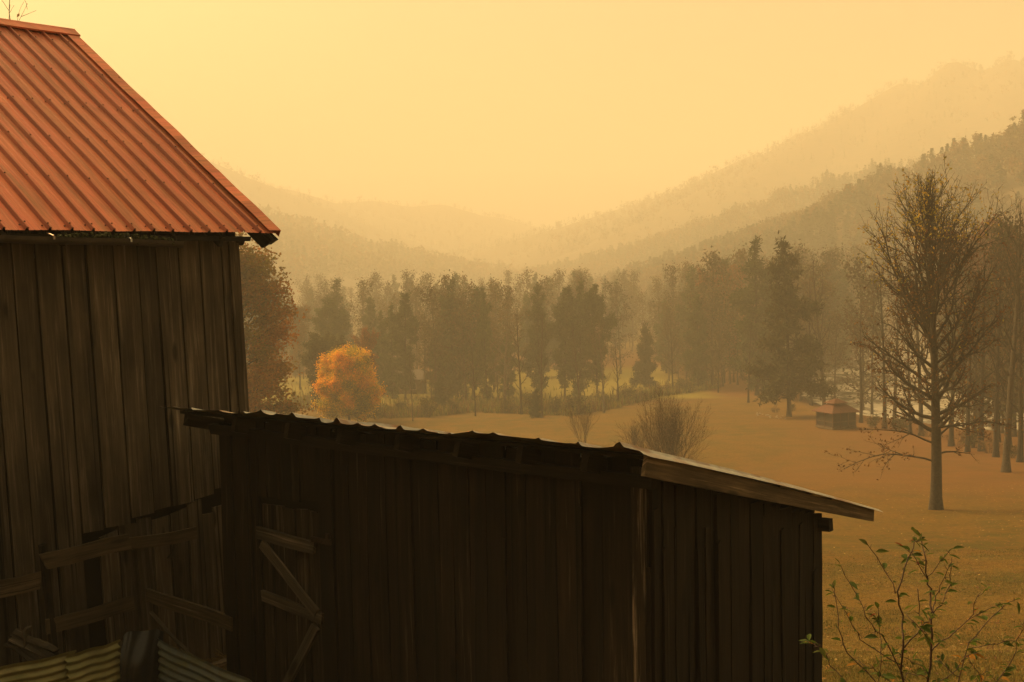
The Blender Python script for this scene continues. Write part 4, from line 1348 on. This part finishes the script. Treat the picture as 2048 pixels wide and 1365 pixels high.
tree_at("oak_tree", OAK, 462, 88, 462, "tall rust-brown leafy tree rising behind the barn's corner", 1.12)
tree_at("maple_tree", MAPLE, 699, 847, 692, "round bright orange maple behind the shed roof", 1.06)
tree_at("broadleaf_tree", GREEN, 652, 152, 664, "dark green leafy tree directly behind the orange maple", 1.0)
tree_at("broadleaf_tree", RUST, 728, 158, 652, "small rust-red tree peeking out behind the orange maple's right shoulder", .7)
T = [
 ("broadleaf_tree", TAN, 598, 196, 604, .9, "hazy tan tree at the treeline's left end, right of the tall rust-brown tree"),
 ("pine_tree", PINE[3], 668, 186, 596, 1.1, "round-topped pine above the dark green tree and the orange maple"),
 ("pine_tree", PINE[0], 742, 205, 592, .9, "faint pine behind the treeline, between the round-topped pine and the column-shaped pine"),
 ("pine_tree", PINE[2], 766, 182, 622, .75, "short narrow pine just right of the orange maple's top"),
 ("pine_tree", PINE[1], 809, 172, 585, .78, "tall column-shaped pine right of the orange maple"),
 ("bare_tree", BARE[1], 848, 186, 598, .9, "reddish thin-leaved tree right of the column-shaped pine"),
 ("pine_tree", PINE[2], 889, 172, 597, .8, "pointed pine over the small dark cedar"),
 ("pine_tree", PINE[1], 946, 176, 577, .85, "broader pine of the close pair left of the pale-limbed sycamore"),
 ("pine_tree", PINE[2], 972, 168, 574, .6, "slim pine of the close pair left of the pale-limbed sycamore"),
 ("sycamore_tree", SYC, 1009, 826, 590, 1.0, "pale-limbed sycamore with thin brown leaves in the middle of the treeline"),
 ("bare_tree", BARE[0], 1043, 829, 605, .75, "thin bare tree close on the right of the pale-limbed sycamore"),
 ("pine_tree", PINE[0], 1078, 176, 566, .75, "pointed pine behind the two bare trunks right of the sycamore"),
 ("bare_tree", BARE[2], 1084, 836, 610, .75, "bare tree with a tall straight trunk in front of the pointed pine"),
 ("pine_tree", PINE[1], 1128, 172, 574, .8, "leftmost of the three pines that merge into one flat green top"),
 ("pine_tree", PINE[2], 1158, 176, 561, .8, "middle and tallest of the three pines that merge into one flat green top"),
 ("pine_tree", PINE[3], 1193, 172, 569, .72, "rightmost of the three pines that merge into one flat green top"),
 ("bare_tree", BARE[2], 1160, 828, 640, .8, "bare tree standing below the three merged pines, trunk rising from the brush"),
 ("sycamore_tree", SYC, 1208, 826, 636, .8, "bare pale-branched tree at the right end of the three merged pines"),
 ("bare_tree", BARE[0], 1237, 815, 668, .9, "short bare tree in front of the yellow-green clearing"),
 ("cedar_tree", HEM[1], 1290, 196, 645, .75, "small dark cedar behind the clearing, alone among bare trees"),
 ("bare_tree", BARE[3], 1345, 178, 618, .75, "brown thin-leaved tree where the mown field narrows to its far tip"),
 ("pine_tree", PINE[2], 1384, 212, 546, .95, "single pine above the far tip of the mown field"),
 ("broadleaf_tree", RUST, 1447, 200, 526, .95, "large rust-red tree between the single pine and the dark conical hemlock"),
 ("hemlock_tree", PINE[1], 1448, 214, 518, .6, "narrow evergreen top poking out over the large rust-red tree"),
 ("bare_tree", BARE[0], 1497, 806, 640, .9, "bare tree on the field edge left of the white stones"),
 ("hemlock_tree", HEM[0], 1578, 834, 474, 1.0, "tall dark conical hemlock left of the gazebo"),
 ("bare_tree", BARE[3], 1527, 172, 590, .9, "brown bare tree tucked against the left side of the dark hemlock"),
 ("bare_tree", BARE[2], 1648, 142, 494, .8, "tall bare tree rising behind the gazebo roof"),
 ("bare_tree", BARE[1], 1622, 160, 540, .8, "reddish bare tree between the dark hemlock and the gazebo"),
 ("bare_tree", BARE[1], 1722, 846, 600, 1.0, "bare tree with a few red and yellow leaves at the gazebo's right corner"),
 ("bare_tree", BARE[0], 1769, 858, 520, .8, "left one of two dark trunks before the bright river"),
 ("bare_tree", BARE[2], 1788, 860, 505, .8, "right one of two dark trunks before the bright river"),
 ("bare_tree", BARE[3], 1820, 868, 560, .85, "bare tree behind the tall lone tree's left lower limbs"),
 ("bare_tree", BARE[0], 1842, 872, 470, .8, "bare tree whose trunk shows just left of the tall lone tree's trunk"),
 ("broadleaf_tree", RUST, 1990, 150, 432, 1.0, "hazy rust-leaved tree behind the two dark trunks at the photo's right edge"),
 ("bare_tree", BARE[2], 2012, 945, 372, .9, "tall bare tree with antler-like top and dark trunk near the photo's right edge"),
 ("bare_tree", BARE[3], 1992, 915, 430, .8, "bare tree just behind and left of the antler-topped bare tree"),
 ("bare_tree", BARE[1], 2062, 930, 430, .9, "reddish bare tree half cut off by the photo's right edge"),
 ("bare_tree", BARE[0], 1935, 905, 520, .8, "bare tree between the tall lone tree and the antler-topped bare tree"),
 ("bare_tree", BARE[3], 1902, 893, 500, .9, "brown twiggy tree showing through the right side of the tall lone tree's crown"),
 ("bare_tree", BARE[1], 1962, 903, 476, .9, "reddish twiggy tree just left of the two dark trunks near the photo's right edge"),
 ("bare_tree", BARE[3], 2040, 925, 455, .9, "brown twiggy tree right behind the antler-topped bare tree, touching the right edge"),
 ("young_tree", BARE[2], 826, 843, 700, .55, "thin young leafless tree alone on the grass at the field's far left edge"),
 ("young_tree", BARE[0], 951, 833, 690, .7, "slender bare tree with its foot on the mown edge below the close pine pair"),
 ("cedar_tree", HEM[1], 882, 822, 748, .95, "small dark cedar at the field edge right of the thin young tree"),
 ("cedar_tree", HEM[1], 1072, 836, 778, .95, "little dark evergreen at the foot of the bare trunks in mid treeline"),
 ("bare_tree", BARE[2], 2, 48, -190, .8, "bare treetop twigs showing above the barn's ridge"),
]
for name, pr_, px, base, top, wide, label in T:
    tree_at(name, pr_, px, base, top, label, wide)

# ---- bushes
tree_at("bare_bush", BUSH[0], 1336, 945, 792, "wide leafless brown bush spreading above the shed roof", .95, cat='bush')
tree_at("bare_bush", BUSH[1], 1166, 890, 802, "small upright leafless bush left of the wide brown bush", .9, cat='bush')
tree_at("bare_bush", BUSH[1], 1268, 912, 838, "low leafless bush tucked against the left side of the wide brown bush", 1.1, cat='bush')
rs = random.Random(31)
for k in range(26):
    px = 760 + k * 25 + rs.uniform(-8, 8)
    base = np.interp(px, [740, 850, 950, 1050, 1140, 1240, 1330, 1420], [842, 838, 828, 832, 836, 818, 795, 780]) - rs.uniform(2, 9)
    g = on_ground(px, base)
    place("shrub", SHRUB[k % 2], g, K * rs.uniform(1.0, 2.6), "low brown-green shrub in the brushy row along the far edge of the mown field", 'shrub', 'shrubs along the far edge of the field', None, rs.uniform(.9, 1.5))
for k in range(14):
    px = 1560 + k * 36 + rs.uniform(-12, 12)
    base = np.interp(px, [1560, 1640, 1760, 1860, 1960, 2060], [826, 832, 862, 880, 905, 935]) - rs.uniform(0, 8)
    g = on_ground(px, base)
    if abs(px - 1672) < 58: continue
    place("shrub", SHRUB[1 - k % 2], g, K * rs.uniform(.8, 1.8), "low brown shrub under the trees along the river bank", 'shrub', 'shrubs along the river bank', None, rs.uniform(.9, 1.4))

# ---- the woods that fill in behind, one mass
def mid_bare(seed):
    t = Tree(seed)
    sp = dict(seg=[2, 1.4, 1.2], wander=[0, .1, .14], curl=[0, .45, .3], kids=[0, 1.5, 2], t0=[0, .2, .2], ang=[0, 38, 42], ratio=[0, .45, .5], max=2, rmin=.022, lmin=.3)
    t.grow(20, .2, .1, 22, lerp_f([(0, .12), (.1, .13), (.3, .16), (.5, .17), (.75, .12), (.9, .06), (1, .02)]), lerp_f([(0, 15), (.3, 30), (.6, 50), (1, 72)]), sp)
    a = t.tubes(lambda l: True, (.07, .052, .036), lambda l: 5 if l == 0 else 3)
    b = t.leaves((1, 2), 7, .4, .45, palette((.11, .07, .032), (.10, .06, .028), (.13, .09, .036), (.085, .080, .026), (.075, .075, .026)))
    v, f, c, mi = merge((a, 0), (b, 0))
    return v / 20, f, c
def mid_pine(pr_):
    v, f, c, mi = merge(*[(x, 0) for x in (pr_.arr[0],) + tuple(pr_.arr[2])])
    return v / 20, f, c
def woods():
    rng = np.random.default_rng(5)
    pr_ = [mid_bare(101), mid_bare(102), mid_bare(103)]
    pn = [mid_pine(PINE[0]), mid_pine(PINE[2])]
    V = []; F = []; C = []; off = 0
    n = 0
    while n < 880:
        y = 105 + 315 * rng.uniform() ** 1.35 if n < 760 else rng.uniform(150, 235); x = rng.uniform(.27, .52) * y if n >= 760 else rng.uniform(-.36, .50) * y if rng.uniform() < .72 else rng.uniform(.13, .50) * y
        rd = float(river_dist(x, y))
        if rd < 9: continue
        if y < 168 and x < 44 + (y - 105) * -.05: continue
        if y < 150 and rd < 60 and x < np.interp(y, RIVER[:, 1][:5], RIVER[:, 0][:5]): continue
        if x < -18 and y < 190: continue
        if 165 < y < 218 and 2 < x < 27: continue
        if 165 < y < 205 and -75 < x < -18: continue
        k = rng.uniform()
        v, f, c = pn[rng.integers(2)] if k < (.26 if x < 35 else .12) and y > 165 else pr_[rng.integers(3)]
        right = float(smooth(.10, .22, x / y)); h = rng.uniform(8, 18.5) * (1.0 if y < 260 else 1.08) * (1 + .22 * right) * K; x *= K; y *= K
        a = rng.uniform(0, 6.28); s = h * rng.uniform(.8, 1.15)
        w = np.stack([(v[:, 0] * math.cos(a) - v[:, 1] * math.sin(a)) * s + x, (v[:, 0] * math.sin(a) + v[:, 1] * math.cos(a)) * s + y, v[:, 2] * h + gh(x, y) - .2], 1)
        V.append(w); F.append(f + off); C.append(np.clip(c * rng.uniform(.6, 1.3), 0, 1)); off += len(v)
        n += 1
    for _ in range(34):
        y = rng.uniform(98, 138); x = rng.uniform(.375, .52) * y
        if float(river_dist(x, y)) < 8: continue
        v, f, c = pr_[rng.integers(3)]; h = rng.uniform(11, 19) * K; a = rng.uniform(0, 6.283); s = h * rng.uniform(.8, 1.1); x *= K; y *= K
        w = np.stack([(v[:, 0] * math.cos(a) - v[:, 1] * math.sin(a)) * s + x, (v[:, 0] * math.sin(a) + v[:, 1] * math.cos(a)) * s + y, v[:, 2] * h + gh(x, y) - .2], 1)
        V.append(w); F.append(f + off); C.append(np.clip(c * rng.uniform(.5, .9), 0, 1)); off += len(v)
    o = obj("woods", np.concatenate(V), np.concatenate(F), M['needle'], col=np.concatenate(C))
    tag(o, "misty brown woods filling the valley floor behind the treeline", 'woods', kind='stuff')
woods()

# ---- tall dead grass and brush at the field's far edge
def brush():
    rng = np.random.default_rng(8)
    P = []
    while len(P) < 15000:
        px = rng.uniform(580, 1440)
        base = np.interp(px, [580, 740, 850, 950, 1050, 1140, 1240, 1330, 1440], [815, 838, 836, 826, 830, 834, 816, 793, 778])
        r = ray(px, 700); dep = on_cache(px, base) + rng.exponential(9) * K
        P.append((r.x * dep, dep))
    P = np.array(P); n = len(P)
    z = gh(P[:, 0], P[:, 1])
    clump = .5 + .5 * np.sin(P[:, 0] * .7) * np.sin(P[:, 1] * .6 + 1)
    h = K * rng.uniform(.25, 1.3, n) * (.35 + clump)
    a = rng.uniform(0, 6.28, n); w = K * rng.uniform(.05, .14, n)
    base = np.stack([P[:, 0], P[:, 1], z - .03], 1)
    s = np.stack([np.cos(a) * w, np.sin(a) * w, 0 * w], 1)
    tip = base + np.stack([rng.normal(0, .16, n), rng.normal(0, .16, n), h], 1)
    mid = (base + tip) / 2 + rng.normal(0, .06, (n, 3))
    v = np.stack([base - s, mid + s, tip, mid - s * .6], 1).reshape(-1, 3)
    pal = np.array([(.20, .150, .035), (.13, .135, .030), (.17, .16, .036), (.09, .092, .024), (.15, .08, .03)])
    c = np.repeat(pal[rng.integers(5, size=n)] * rng.uniform(.7, 1.2, (n, 1)), 4, 0)
    tag(obj("undergrowth", v, np.arange(n * 4).reshape(n, 4), M['blade'], col=c), "tall dead grass and brush along the far edge of the mown field", 'brush', kind='stuff')
_oc = {}
def on_cache(px, base):
    k = round(px / 12)
    if k not in _oc: _oc[k] = on_ground(px, base).y
    return _oc[k]
brush()

# ------------------------------------------------------------------ gazebo, house, stones
def gazebo():
    g = on_ground(1672, 857)
    gx, gy = g.x, g.y
    z0 = g.z
    rt = empty("gazebo", (gx, gy, z0), "small screened gazebo with a two-tier red-brown roof by the river", "gazebo", rz=0)
    ang = R(24)
    ux, uy = Vector((math.cos(ang), math.sin(ang), 0)), Vector((-math.sin(ang), math.cos(ang), 0))
    c = Vector((gx, gy, z0))
    W, Dp = 1.75, 1.55
    fl = Geo(); fl.box(c + ZV * .22, ux * (W + .1), uy * (Dp + .1), ZV * .09)
    fl.box(c + ZV * .0, ux * (W - .1), uy * (Dp - .1), ZV * .13)
    fl.build("floor_deck", M['pale_wall'], rt)
    for sx in (-1, -.34, .34, 1):
        for sy in (-1, 1):
            p = Geo(); p.box(c + ux * (W * sx) + uy * (Dp * sy) + ZV * 1.2, ux * .05, uy * .05, ZV * .95); p.build("post", M['screen_wood'], rt)
    for sx in (-1, 1):
        p = Geo(); p.box(c + ux * (W * sx) + ZV * 1.2, ux * .05, uy * .05, ZV * .95); p.build("post", M['screen_wood'], rt)
    rl = Geo()
    for h in (.42, 1.0, 2.1):
        for s in (-1, 1):
            rl.box(c + uy * (Dp * s) + ZV * h, ux * W, uy * .03, ZV * .045)
            rl.box(c + ux * (W * s) + ZV * h, ux * .03, uy * Dp, ZV * .045)
    rl.build("railing", M['screen_wood'], rt)
    sc = Geo()
    for s in (-1, 1):
        sc.box(c + uy * (Dp * s * .97) + ZV * 1.25, ux * (W - .05), uy * .006, ZV * .82)
        sc.box(c + ux * (W * s * .97) + ZV * 1.25, ux * .006, uy * (Dp - .06), ZV * .82)
    sc.build("screen", M['mesh'], rt)
    def hip(z, a, b, a2, b2, hh):
        rf = Geo()
        lo = [c + ux * (sx * a) + uy * (sy * b) + ZV * z for sx, sy in ((-1, -1), (1, -1), (1, 1), (-1, 1))]
        hi = [c + ux * (sx * a2) + uy * (sy * b2) + ZV * (z + hh) for sx, sy in ((-1, -1), (1, -1), (1, 1), (-1, 1))]
        rf.add(lo + hi + [p - ZV * .07 for p in lo], [(0, 1, 5, 4), (1, 2, 6, 5), (2, 3, 7, 6), (3, 0, 4, 7), (4, 5, 6, 7), (8, 9, 1, 0), (9, 10, 2, 1), (10, 11, 3, 2), (11, 8, 0, 3), (11, 10, 9, 8)])
        return rf
    r1 = hip(2.2, W + .42, Dp + .42, .9, .7, .9).build("roof", M['thatch'], rt)
    cu = Geo(); cu.box(c + ZV * 3.16, ux * .82, uy * .62, ZV * .12); cu.build("cupola_vent", M['mesh'], r1)
    hip(3.27, 1.12, .92, .12, .08, .5).build("cupola_roof", M['thatch'], r1)
    rt.scale = (K * .8, K * .8, K * .78)
gazebo()

def house():
    c = down(806, 188 * K)
    r = empty("house", c, "low house with a grey roof, half hidden behind the brush right of the orange maple", "house")
    ang = R(-6); ux, uy = Vector((math.cos(ang), math.sin(ang), 0)), Vector((-math.sin(ang), math.cos(ang), 0))
    w = Geo(); w.box(c + ZV * 1.1, ux * 3.3, uy * 2.6, ZV * 1.3); w.build("wall", M['pale_wall'], r)
    rf = Geo()
    a = [c + ux * (sx * 3.7) + uy * (sy * 3.0) + ZV * 2.35 for sx, sy in ((-1, -1), (1, -1), (1, 1), (-1, 1))] + [c - ux * 3.1 + ZV * 3.7, c + ux * 3.5 + ZV * 3.7]
    rf.add(a + [p - ZV * .12 for p in a[:4]], [(0, 1, 5, 4), (2, 3, 4, 5), (3, 0, 4), (1, 2, 5), (6, 7, 1, 0), (7, 8, 2, 1), (8, 9, 3, 2), (9, 6, 0, 3), (9, 8, 7, 6)])
    ro = rf.build("roof", M['grey_roof'], r)
    ch = Geo(); ch.box(c - ux * 1.6 + uy * .3 + ZV * 3.7, ux * .3, uy * .3, ZV * .55); ch.build("chimney", M['thatch'], ro)
    for sx in (-1.8, .4, 2.0):
        wi = Geo(); wi.box(c + ux * sx - uy * 2.61 + ZV * 1.25, ux * .45, uy * .03, ZV * .5); f_ = wi.build("window", M['stone'], r)
        pa = Geo(); pa.box(c + ux * sx - uy * 2.645 + ZV * 1.25, ux * .38, uy * .012, ZV * .43); pa.build("pane", M['pane'], f_)
    r.scale = (K, K, K)
house()

rr = random.Random(12)
import bmesh
def stone(name, p, s, label, group):
    bm = bmesh.new(); bmesh.ops.create_icosphere(bm, subdivisions=2, radius=1)
    ph = [rr.uniform(0, 6) for _ in range(4)]
    for v in bm.verts:
        n = 1 + .22 * math.sin(v.co.x * 3 + ph[0]) * math.sin(v.co.y * 3.3 + ph[1]) + .12 * math.sin(v.co.z * 6 + ph[2])
        v.co = Vector((v.co.x * n * s * 1.3, v.co.y * n * s, v.co.z * n * s * .62))
    me = bpy.data.meshes.new(name); bm.to_mesh(me); bm.free(); me.materials.append(M['stone'])
    for q in me.polygons: q.use_smooth = True
    o = link(name, me); o.location = (p.x, p.y, p.z + s * .15); o.rotation_euler = (0, 0, rr.uniform(0, 6))
    tag(o, label, 'stone', group)
for k in range(16):
    px = rr.uniform(1512, 1572); py = 828 + (px - 1512) * .14 + rr.uniform(-4, 5)
    stone("field_stone", on_ground(px, py), K * rr.uniform(.06, .17), "small pale stone in the scatter left of the gazebo under the dark hemlock", "pale stones at the field edge")
for k in range(22):
    t = rr.uniform(2.2, 5.6); i = int(t)
    q = RIVER[i] * (1 - t + i) + RIVER[i + 1] * (t - i)
    x, y = K * (q[0] + rr.uniform(-6, 6)), K * (q[1] + rr.uniform(-3, 3))
    stone("river_stone", Vector((x, y, EYE + WATER_Z - .1)), K * rr.uniform(.3, .8), "pale boulder in the shallow river beyond the gazebo", "boulders in the river")

# ------------------------------------------------------------------ sapling close to the camera
def sapling():
    rng = np.random.default_rng(17)
    D0 = 5.6
    root = down(1822, D0)
    rt = empty("sapling", root, "thin-stemmed sapling with sparse green leaves in front of the shed's right end", "sapling")
    def Z(x, y): return 1560 + x * .2674, 1000 + y * .2674
    stems = [
        ([(925, 1800), (920, 1365), (918, 1100), (905, 850), (880, 680), (960, 430), (1005, 315), (1040, 300)], .0085, 0),
        ([(1100, 1800), (1115, 1365), (1135, 1000), (1132, 850), (1125, 700), (1100, 590), (1090, 450), (1060, 290), (1025, 230)], .009, .15),
        ([(880, 690), (760, 480), (640, 310)], .0035, -.1),
        ([(1130, 870), (1200, 790), (1270, 640), (1285, 430)], .004, .2),
        ([(1130, 860), (1165, 760), (1200, 640), (1280, 470)], .004, .05),
        ([(1100, 590), (1010, 430), (930, 360)], .003, .1),
        ([(1100, 580), (1200, 460), (1290, 360)], .003, .3),
        ([(915, 1560), (720, 1365), (500, 1150), (440, 960), (415, 720), (390, 625)], .005, -.25),
        ([(918, 1290), (760, 1020), (650, 880), (560, 700), (455, 490)], .0045, -.15),
        ([(918, 1250), (600, 1050), (520, 900), (400, 690)], .004, .1),
        ([(920, 1120), (1090, 930), (1130, 870)], .005, .05),
        ([(1110, 1150), (1260, 1030), (1410, 910), (1640, 780)], .005, .25),
        ([(1410, 910), (1480, 720), (1560, 650)], .003, .3),
        ([(1300, 1700), (1340, 1365), (1420, 1070), (1590, 880), (1680, 790), (1790, 740)], .005, .35),
        ([(1560, 1500), (1620, 1365), (1740, 1200), (1810, 980), (1830, 900)], .0045, .4),
        ([(1430, 1110), (1600, 1090), (1720, 1050), (1800, 1080)], .003, .3),
        ([(700, 1600), (480, 1365), (380, 1230), (330, 1150), (280, 1090), (205, 1055)], .004, -.3),
        ([(920, 1440), (850, 1365), (700, 1270), (570, 1200)], .004, -.1),
        ([(1115, 1300), (1040, 1230), (940, 1180), (870, 1130)], .003, .1),
        ([(1115, 1420), (1260, 1320), (1400, 1170), (1500, 1130)], .004, .2),
        ([(1420, 1200), (1500, 1340), (1560, 1420)], .003, .3),
        ([(940, 850), (1050, 960), (1130, 1050)], .003, .0),
        ([(1040, 670), (1050, 850), (1060, 980), (1130, 1050)], .0035, .2),
        ([(1115, 1330), (960, 1310), (880, 1420)], .003, .05),
        ([(1350, 1330), (1250, 1260), (1160, 1180)], .003, .3),
        ([(1620, 1365), (1560, 1280), (1440, 1330)], .003, .4),
        ([(740, 1365), (760, 1200), (745, 1000), (735, 800)], .003, -.2),
    ]
    pts3 = []
    g = Geo()
    for pl, r0, dz in stems:
        P = [at(*Z(x, y), D0 + dz * .8 + .05 * math.sin(x * .01 + y * .013)) for x, y in pl]
        # finer curve
        Q = []
        for a, b in zip(P[:-1], P[1:]):
            for t in (0, .33, .66): Q.append(a.lerp(b, t) + Vector(rng.normal(0, .004, 3)))
        Q.append(P[-1])
        if pl[0][1] >= 1700:
            Q.insert(0, Vector((Q[0].x * .97, Q[0].y, gh(Q[0].x, Q[0].y) - .05)))
        elif pl[0][1] >= 1365:
            Q.insert(0, Vector((root.x + rng.normal(0, .03), root.y + rng.normal(0, .03), root.z + .35)))
        rad = np.linspace(r0 * .72, max(.0012, r0 * .22), len(Q))
        g.tube(Q, list(rad), 6)
        if pl[0][1] < 1700 or True:
            for a, b in zip(Q[3 if pl[0][1] >= 1500 else 1:-1], Q[4 if pl[0][1] >= 1500 else 2:]): pts3.append((a, b))
        # buds / short spurs
        for _ in range(int(len(Q) * .9)):
            i = rng.integers(len(Q) // 3, len(Q) - 1)
            d = Vector(rng.normal(0, 1, 3)).normalized()
            g.tube([Q[i], Q[i] + d * rng.uniform(.012, .03)], [.0016, .0008], 4, cap=False)
    g.build("stem", M['sap_bark'], rt, sm=True)
    # leaves: pointed, folded along the midrib
    V = []; F = []; C = []
    def leaf(p, d, L, col):
        d = Vector(d).normalized(); s = d.cross(Vector((rng.normal(0, .5), rng.normal(0, .5), 1))).normalized(); n = s.cross(d)
        w = L * rng.uniform(.17, .24); k = len(V)
        st = p + d * (L * .15)
        prof = [(0, 0), (.25, .8), (.5, 1), (.75, .65), (1, 0)]
        for t, ww in prof:
            c_ = st + d * (L * t) - Vector((0, 0, 1)) * (L * .22 * t * t)
            V.extend([c_ + s * (w * ww) + n * (w * ww * .4), c_, c_ - s * (w * ww) + n * (w * ww * .4)])
        for i in range(4):
            a = k + i * 3
            F.append((a, a + 1, a + 4, a + 3)); F.append((a + 1, a + 2, a + 5, a + 4))
        C.extend([col] * 15)
    gr = [(.075, .115, .020), (.09, .125, .022), (.06, .09, .018), (.11, .13, .025)]
    for (a, b) in pts3:
        if rng.uniform() < .85:
            for _ in range(rng.integers(1, 3)):
                p = a.lerp(b, rng.uniform()); u = (b - a).normalized()
                d = u * .6 + Vector((rng.normal(0, .8), rng.normal(0, .8), rng.normal(-.1, .35)))
                q = rng.uniform()
                col = (.36, .17, .025) if q < .05 else ((.20, .055, .02) if q < .08 else gr[rng.integers(4)])
                leaf(p, d, rng.uniform(.036, .070), col)
    leaf(at(*Z(270, 1085), D0 - .25), (-1, 0, .35), .06, (.42, .22, .03))
    obj("foliage", V, F, M['leaf'], rt, col=np.array(C))
M['sap_bark'] = plain("red_brown_twig", (.055, .030, .020), .6, 0, .3, 60)
sapling()

# ------------------------------------------------------------------ grass and fallen leaves
def grass():
    rng = np.random.default_rng(3)
    n = 90000
    y = 13 + 42 * rng.uniform(size=n) ** 1.7
    x = y * rng.uniform(.20, .46, n)
    keep = (x - SK.x) > -10
    z = gh(x, y)
    pat = np.sin(x * 1.3 + .6 * np.sin(y * .9)) * np.sin(y * 1.1 + 1) + np.sin(x * .45 + y * .3)
    h = rng.uniform(.012, .05, n) * (1 + .35 * np.clip(pat, -1, 1)); w = rng.uniform(.006, .016, n) * (y / 20) ** .6
    a = rng.uniform(0, 6.28, n)
    base = np.stack([x, y, z - .004], 1)
    s = np.stack([np.cos(a) * w, np.sin(a) * w, 0 * w], 1)
    tip = base + np.stack([rng.normal(0, .025, n), rng.normal(0, .025, n), h], 1)
    v = np.stack([base - s, base + s, tip], 1).reshape(-1, 3)
    g = np.array((.125, .115, .030)); t = np.array((.26, .175, .055))
    k = np.clip(.5 - .28 * pat + rng.normal(0, .3, n), 0, 1)[:, None]
    c = np.repeat((g + (t - g) * k) * rng.uniform(.75, 1.25, (n, 1)), 3, 0)
    tag(obj("grass", v, np.arange(n * 3).reshape(n, 3), M['blade'], col=c), "short brown and green grass on the near slope", 'grass', kind='stuff')
    n = 9000
    y = 13 + 85 * rng.uniform(size=n) ** 1.5
    x = y * rng.uniform(.16, .47, n)
    k = rng.uniform(size=n) < np.clip(.15 + .8 * smooth(-4, 14, x - .2 * y - 4), .1, 1)
    x = x[k]; y = y[k]; n = len(x)
    z = gh(x, y) + .012
    a = rng.uniform(0, 6.28, n); L = rng.uniform(.02, .06, n) * (y / 25) ** .35
    u = np.stack([np.cos(a), np.sin(a), rng.normal(0, .25, n)], 1) * L[:, None]
    s = np.stack([-np.sin(a), np.cos(a), rng.normal(0, .25, n)], 1) * L[:, None] * .6
    b = np.stack([x, y, z], 1)
    v = np.stack([b - u, b + s, b + u, b - s], 1).reshape(-1, 3); v[:, 2] = np.maximum(v[:, 2], np.repeat(z, 4) - .008)
    pal = np.array([(.22, .10, .035), (.17, .075, .03), (.28, .155, .05), (.25, .12, .035), (.13, .06, .028), (.33, .22, .08)])
    c = np.repeat(pal[rng.integers(6, size=n)] * rng.uniform(.7, 1.2, (n, 1)), 4, 0)
    tag(obj("leaf_litter", v, np.arange(n * 4).reshape(n, 4), M['litter'], col=c), "fallen autumn leaves scattered over the grass", 'leaves', kind='stuff')
grass()

# ------------------------------------------------------------------ haze
def haze():
    hb = Geo()
    z0, z1 = EYE - 34, EYE + HAZE_TOP
    hb.box(((0), 1950, (z0 + z1) / 2), (3900, 0, 0), (0, 2100, 0), (0, 0, (z1 - z0) / 2))
    m = bpy.data.materials.new("smoke_haze"); m.use_nodes = True
    nt = m.node_tree; nt.nodes.clear()
    pv = nt.nodes.new("ShaderNodeVolumePrincipled"); out = nt.nodes.new("ShaderNodeOutputMaterial")
    pv.inputs["Color"].default_value = HAZE_COLOR
    pv.inputs["Density"].default_value = HAZE_DENSITY
    pv.inputs["Anisotropy"].default_value = HAZE_G
    nt.links.new(pv.outputs[0], out.inputs["Volume"])
    o = obj("haze", hb.v, hb.f, m)
    tag(o, "amber smoke haze filling the whole valley", 'haze', kind='stuff')
haze()
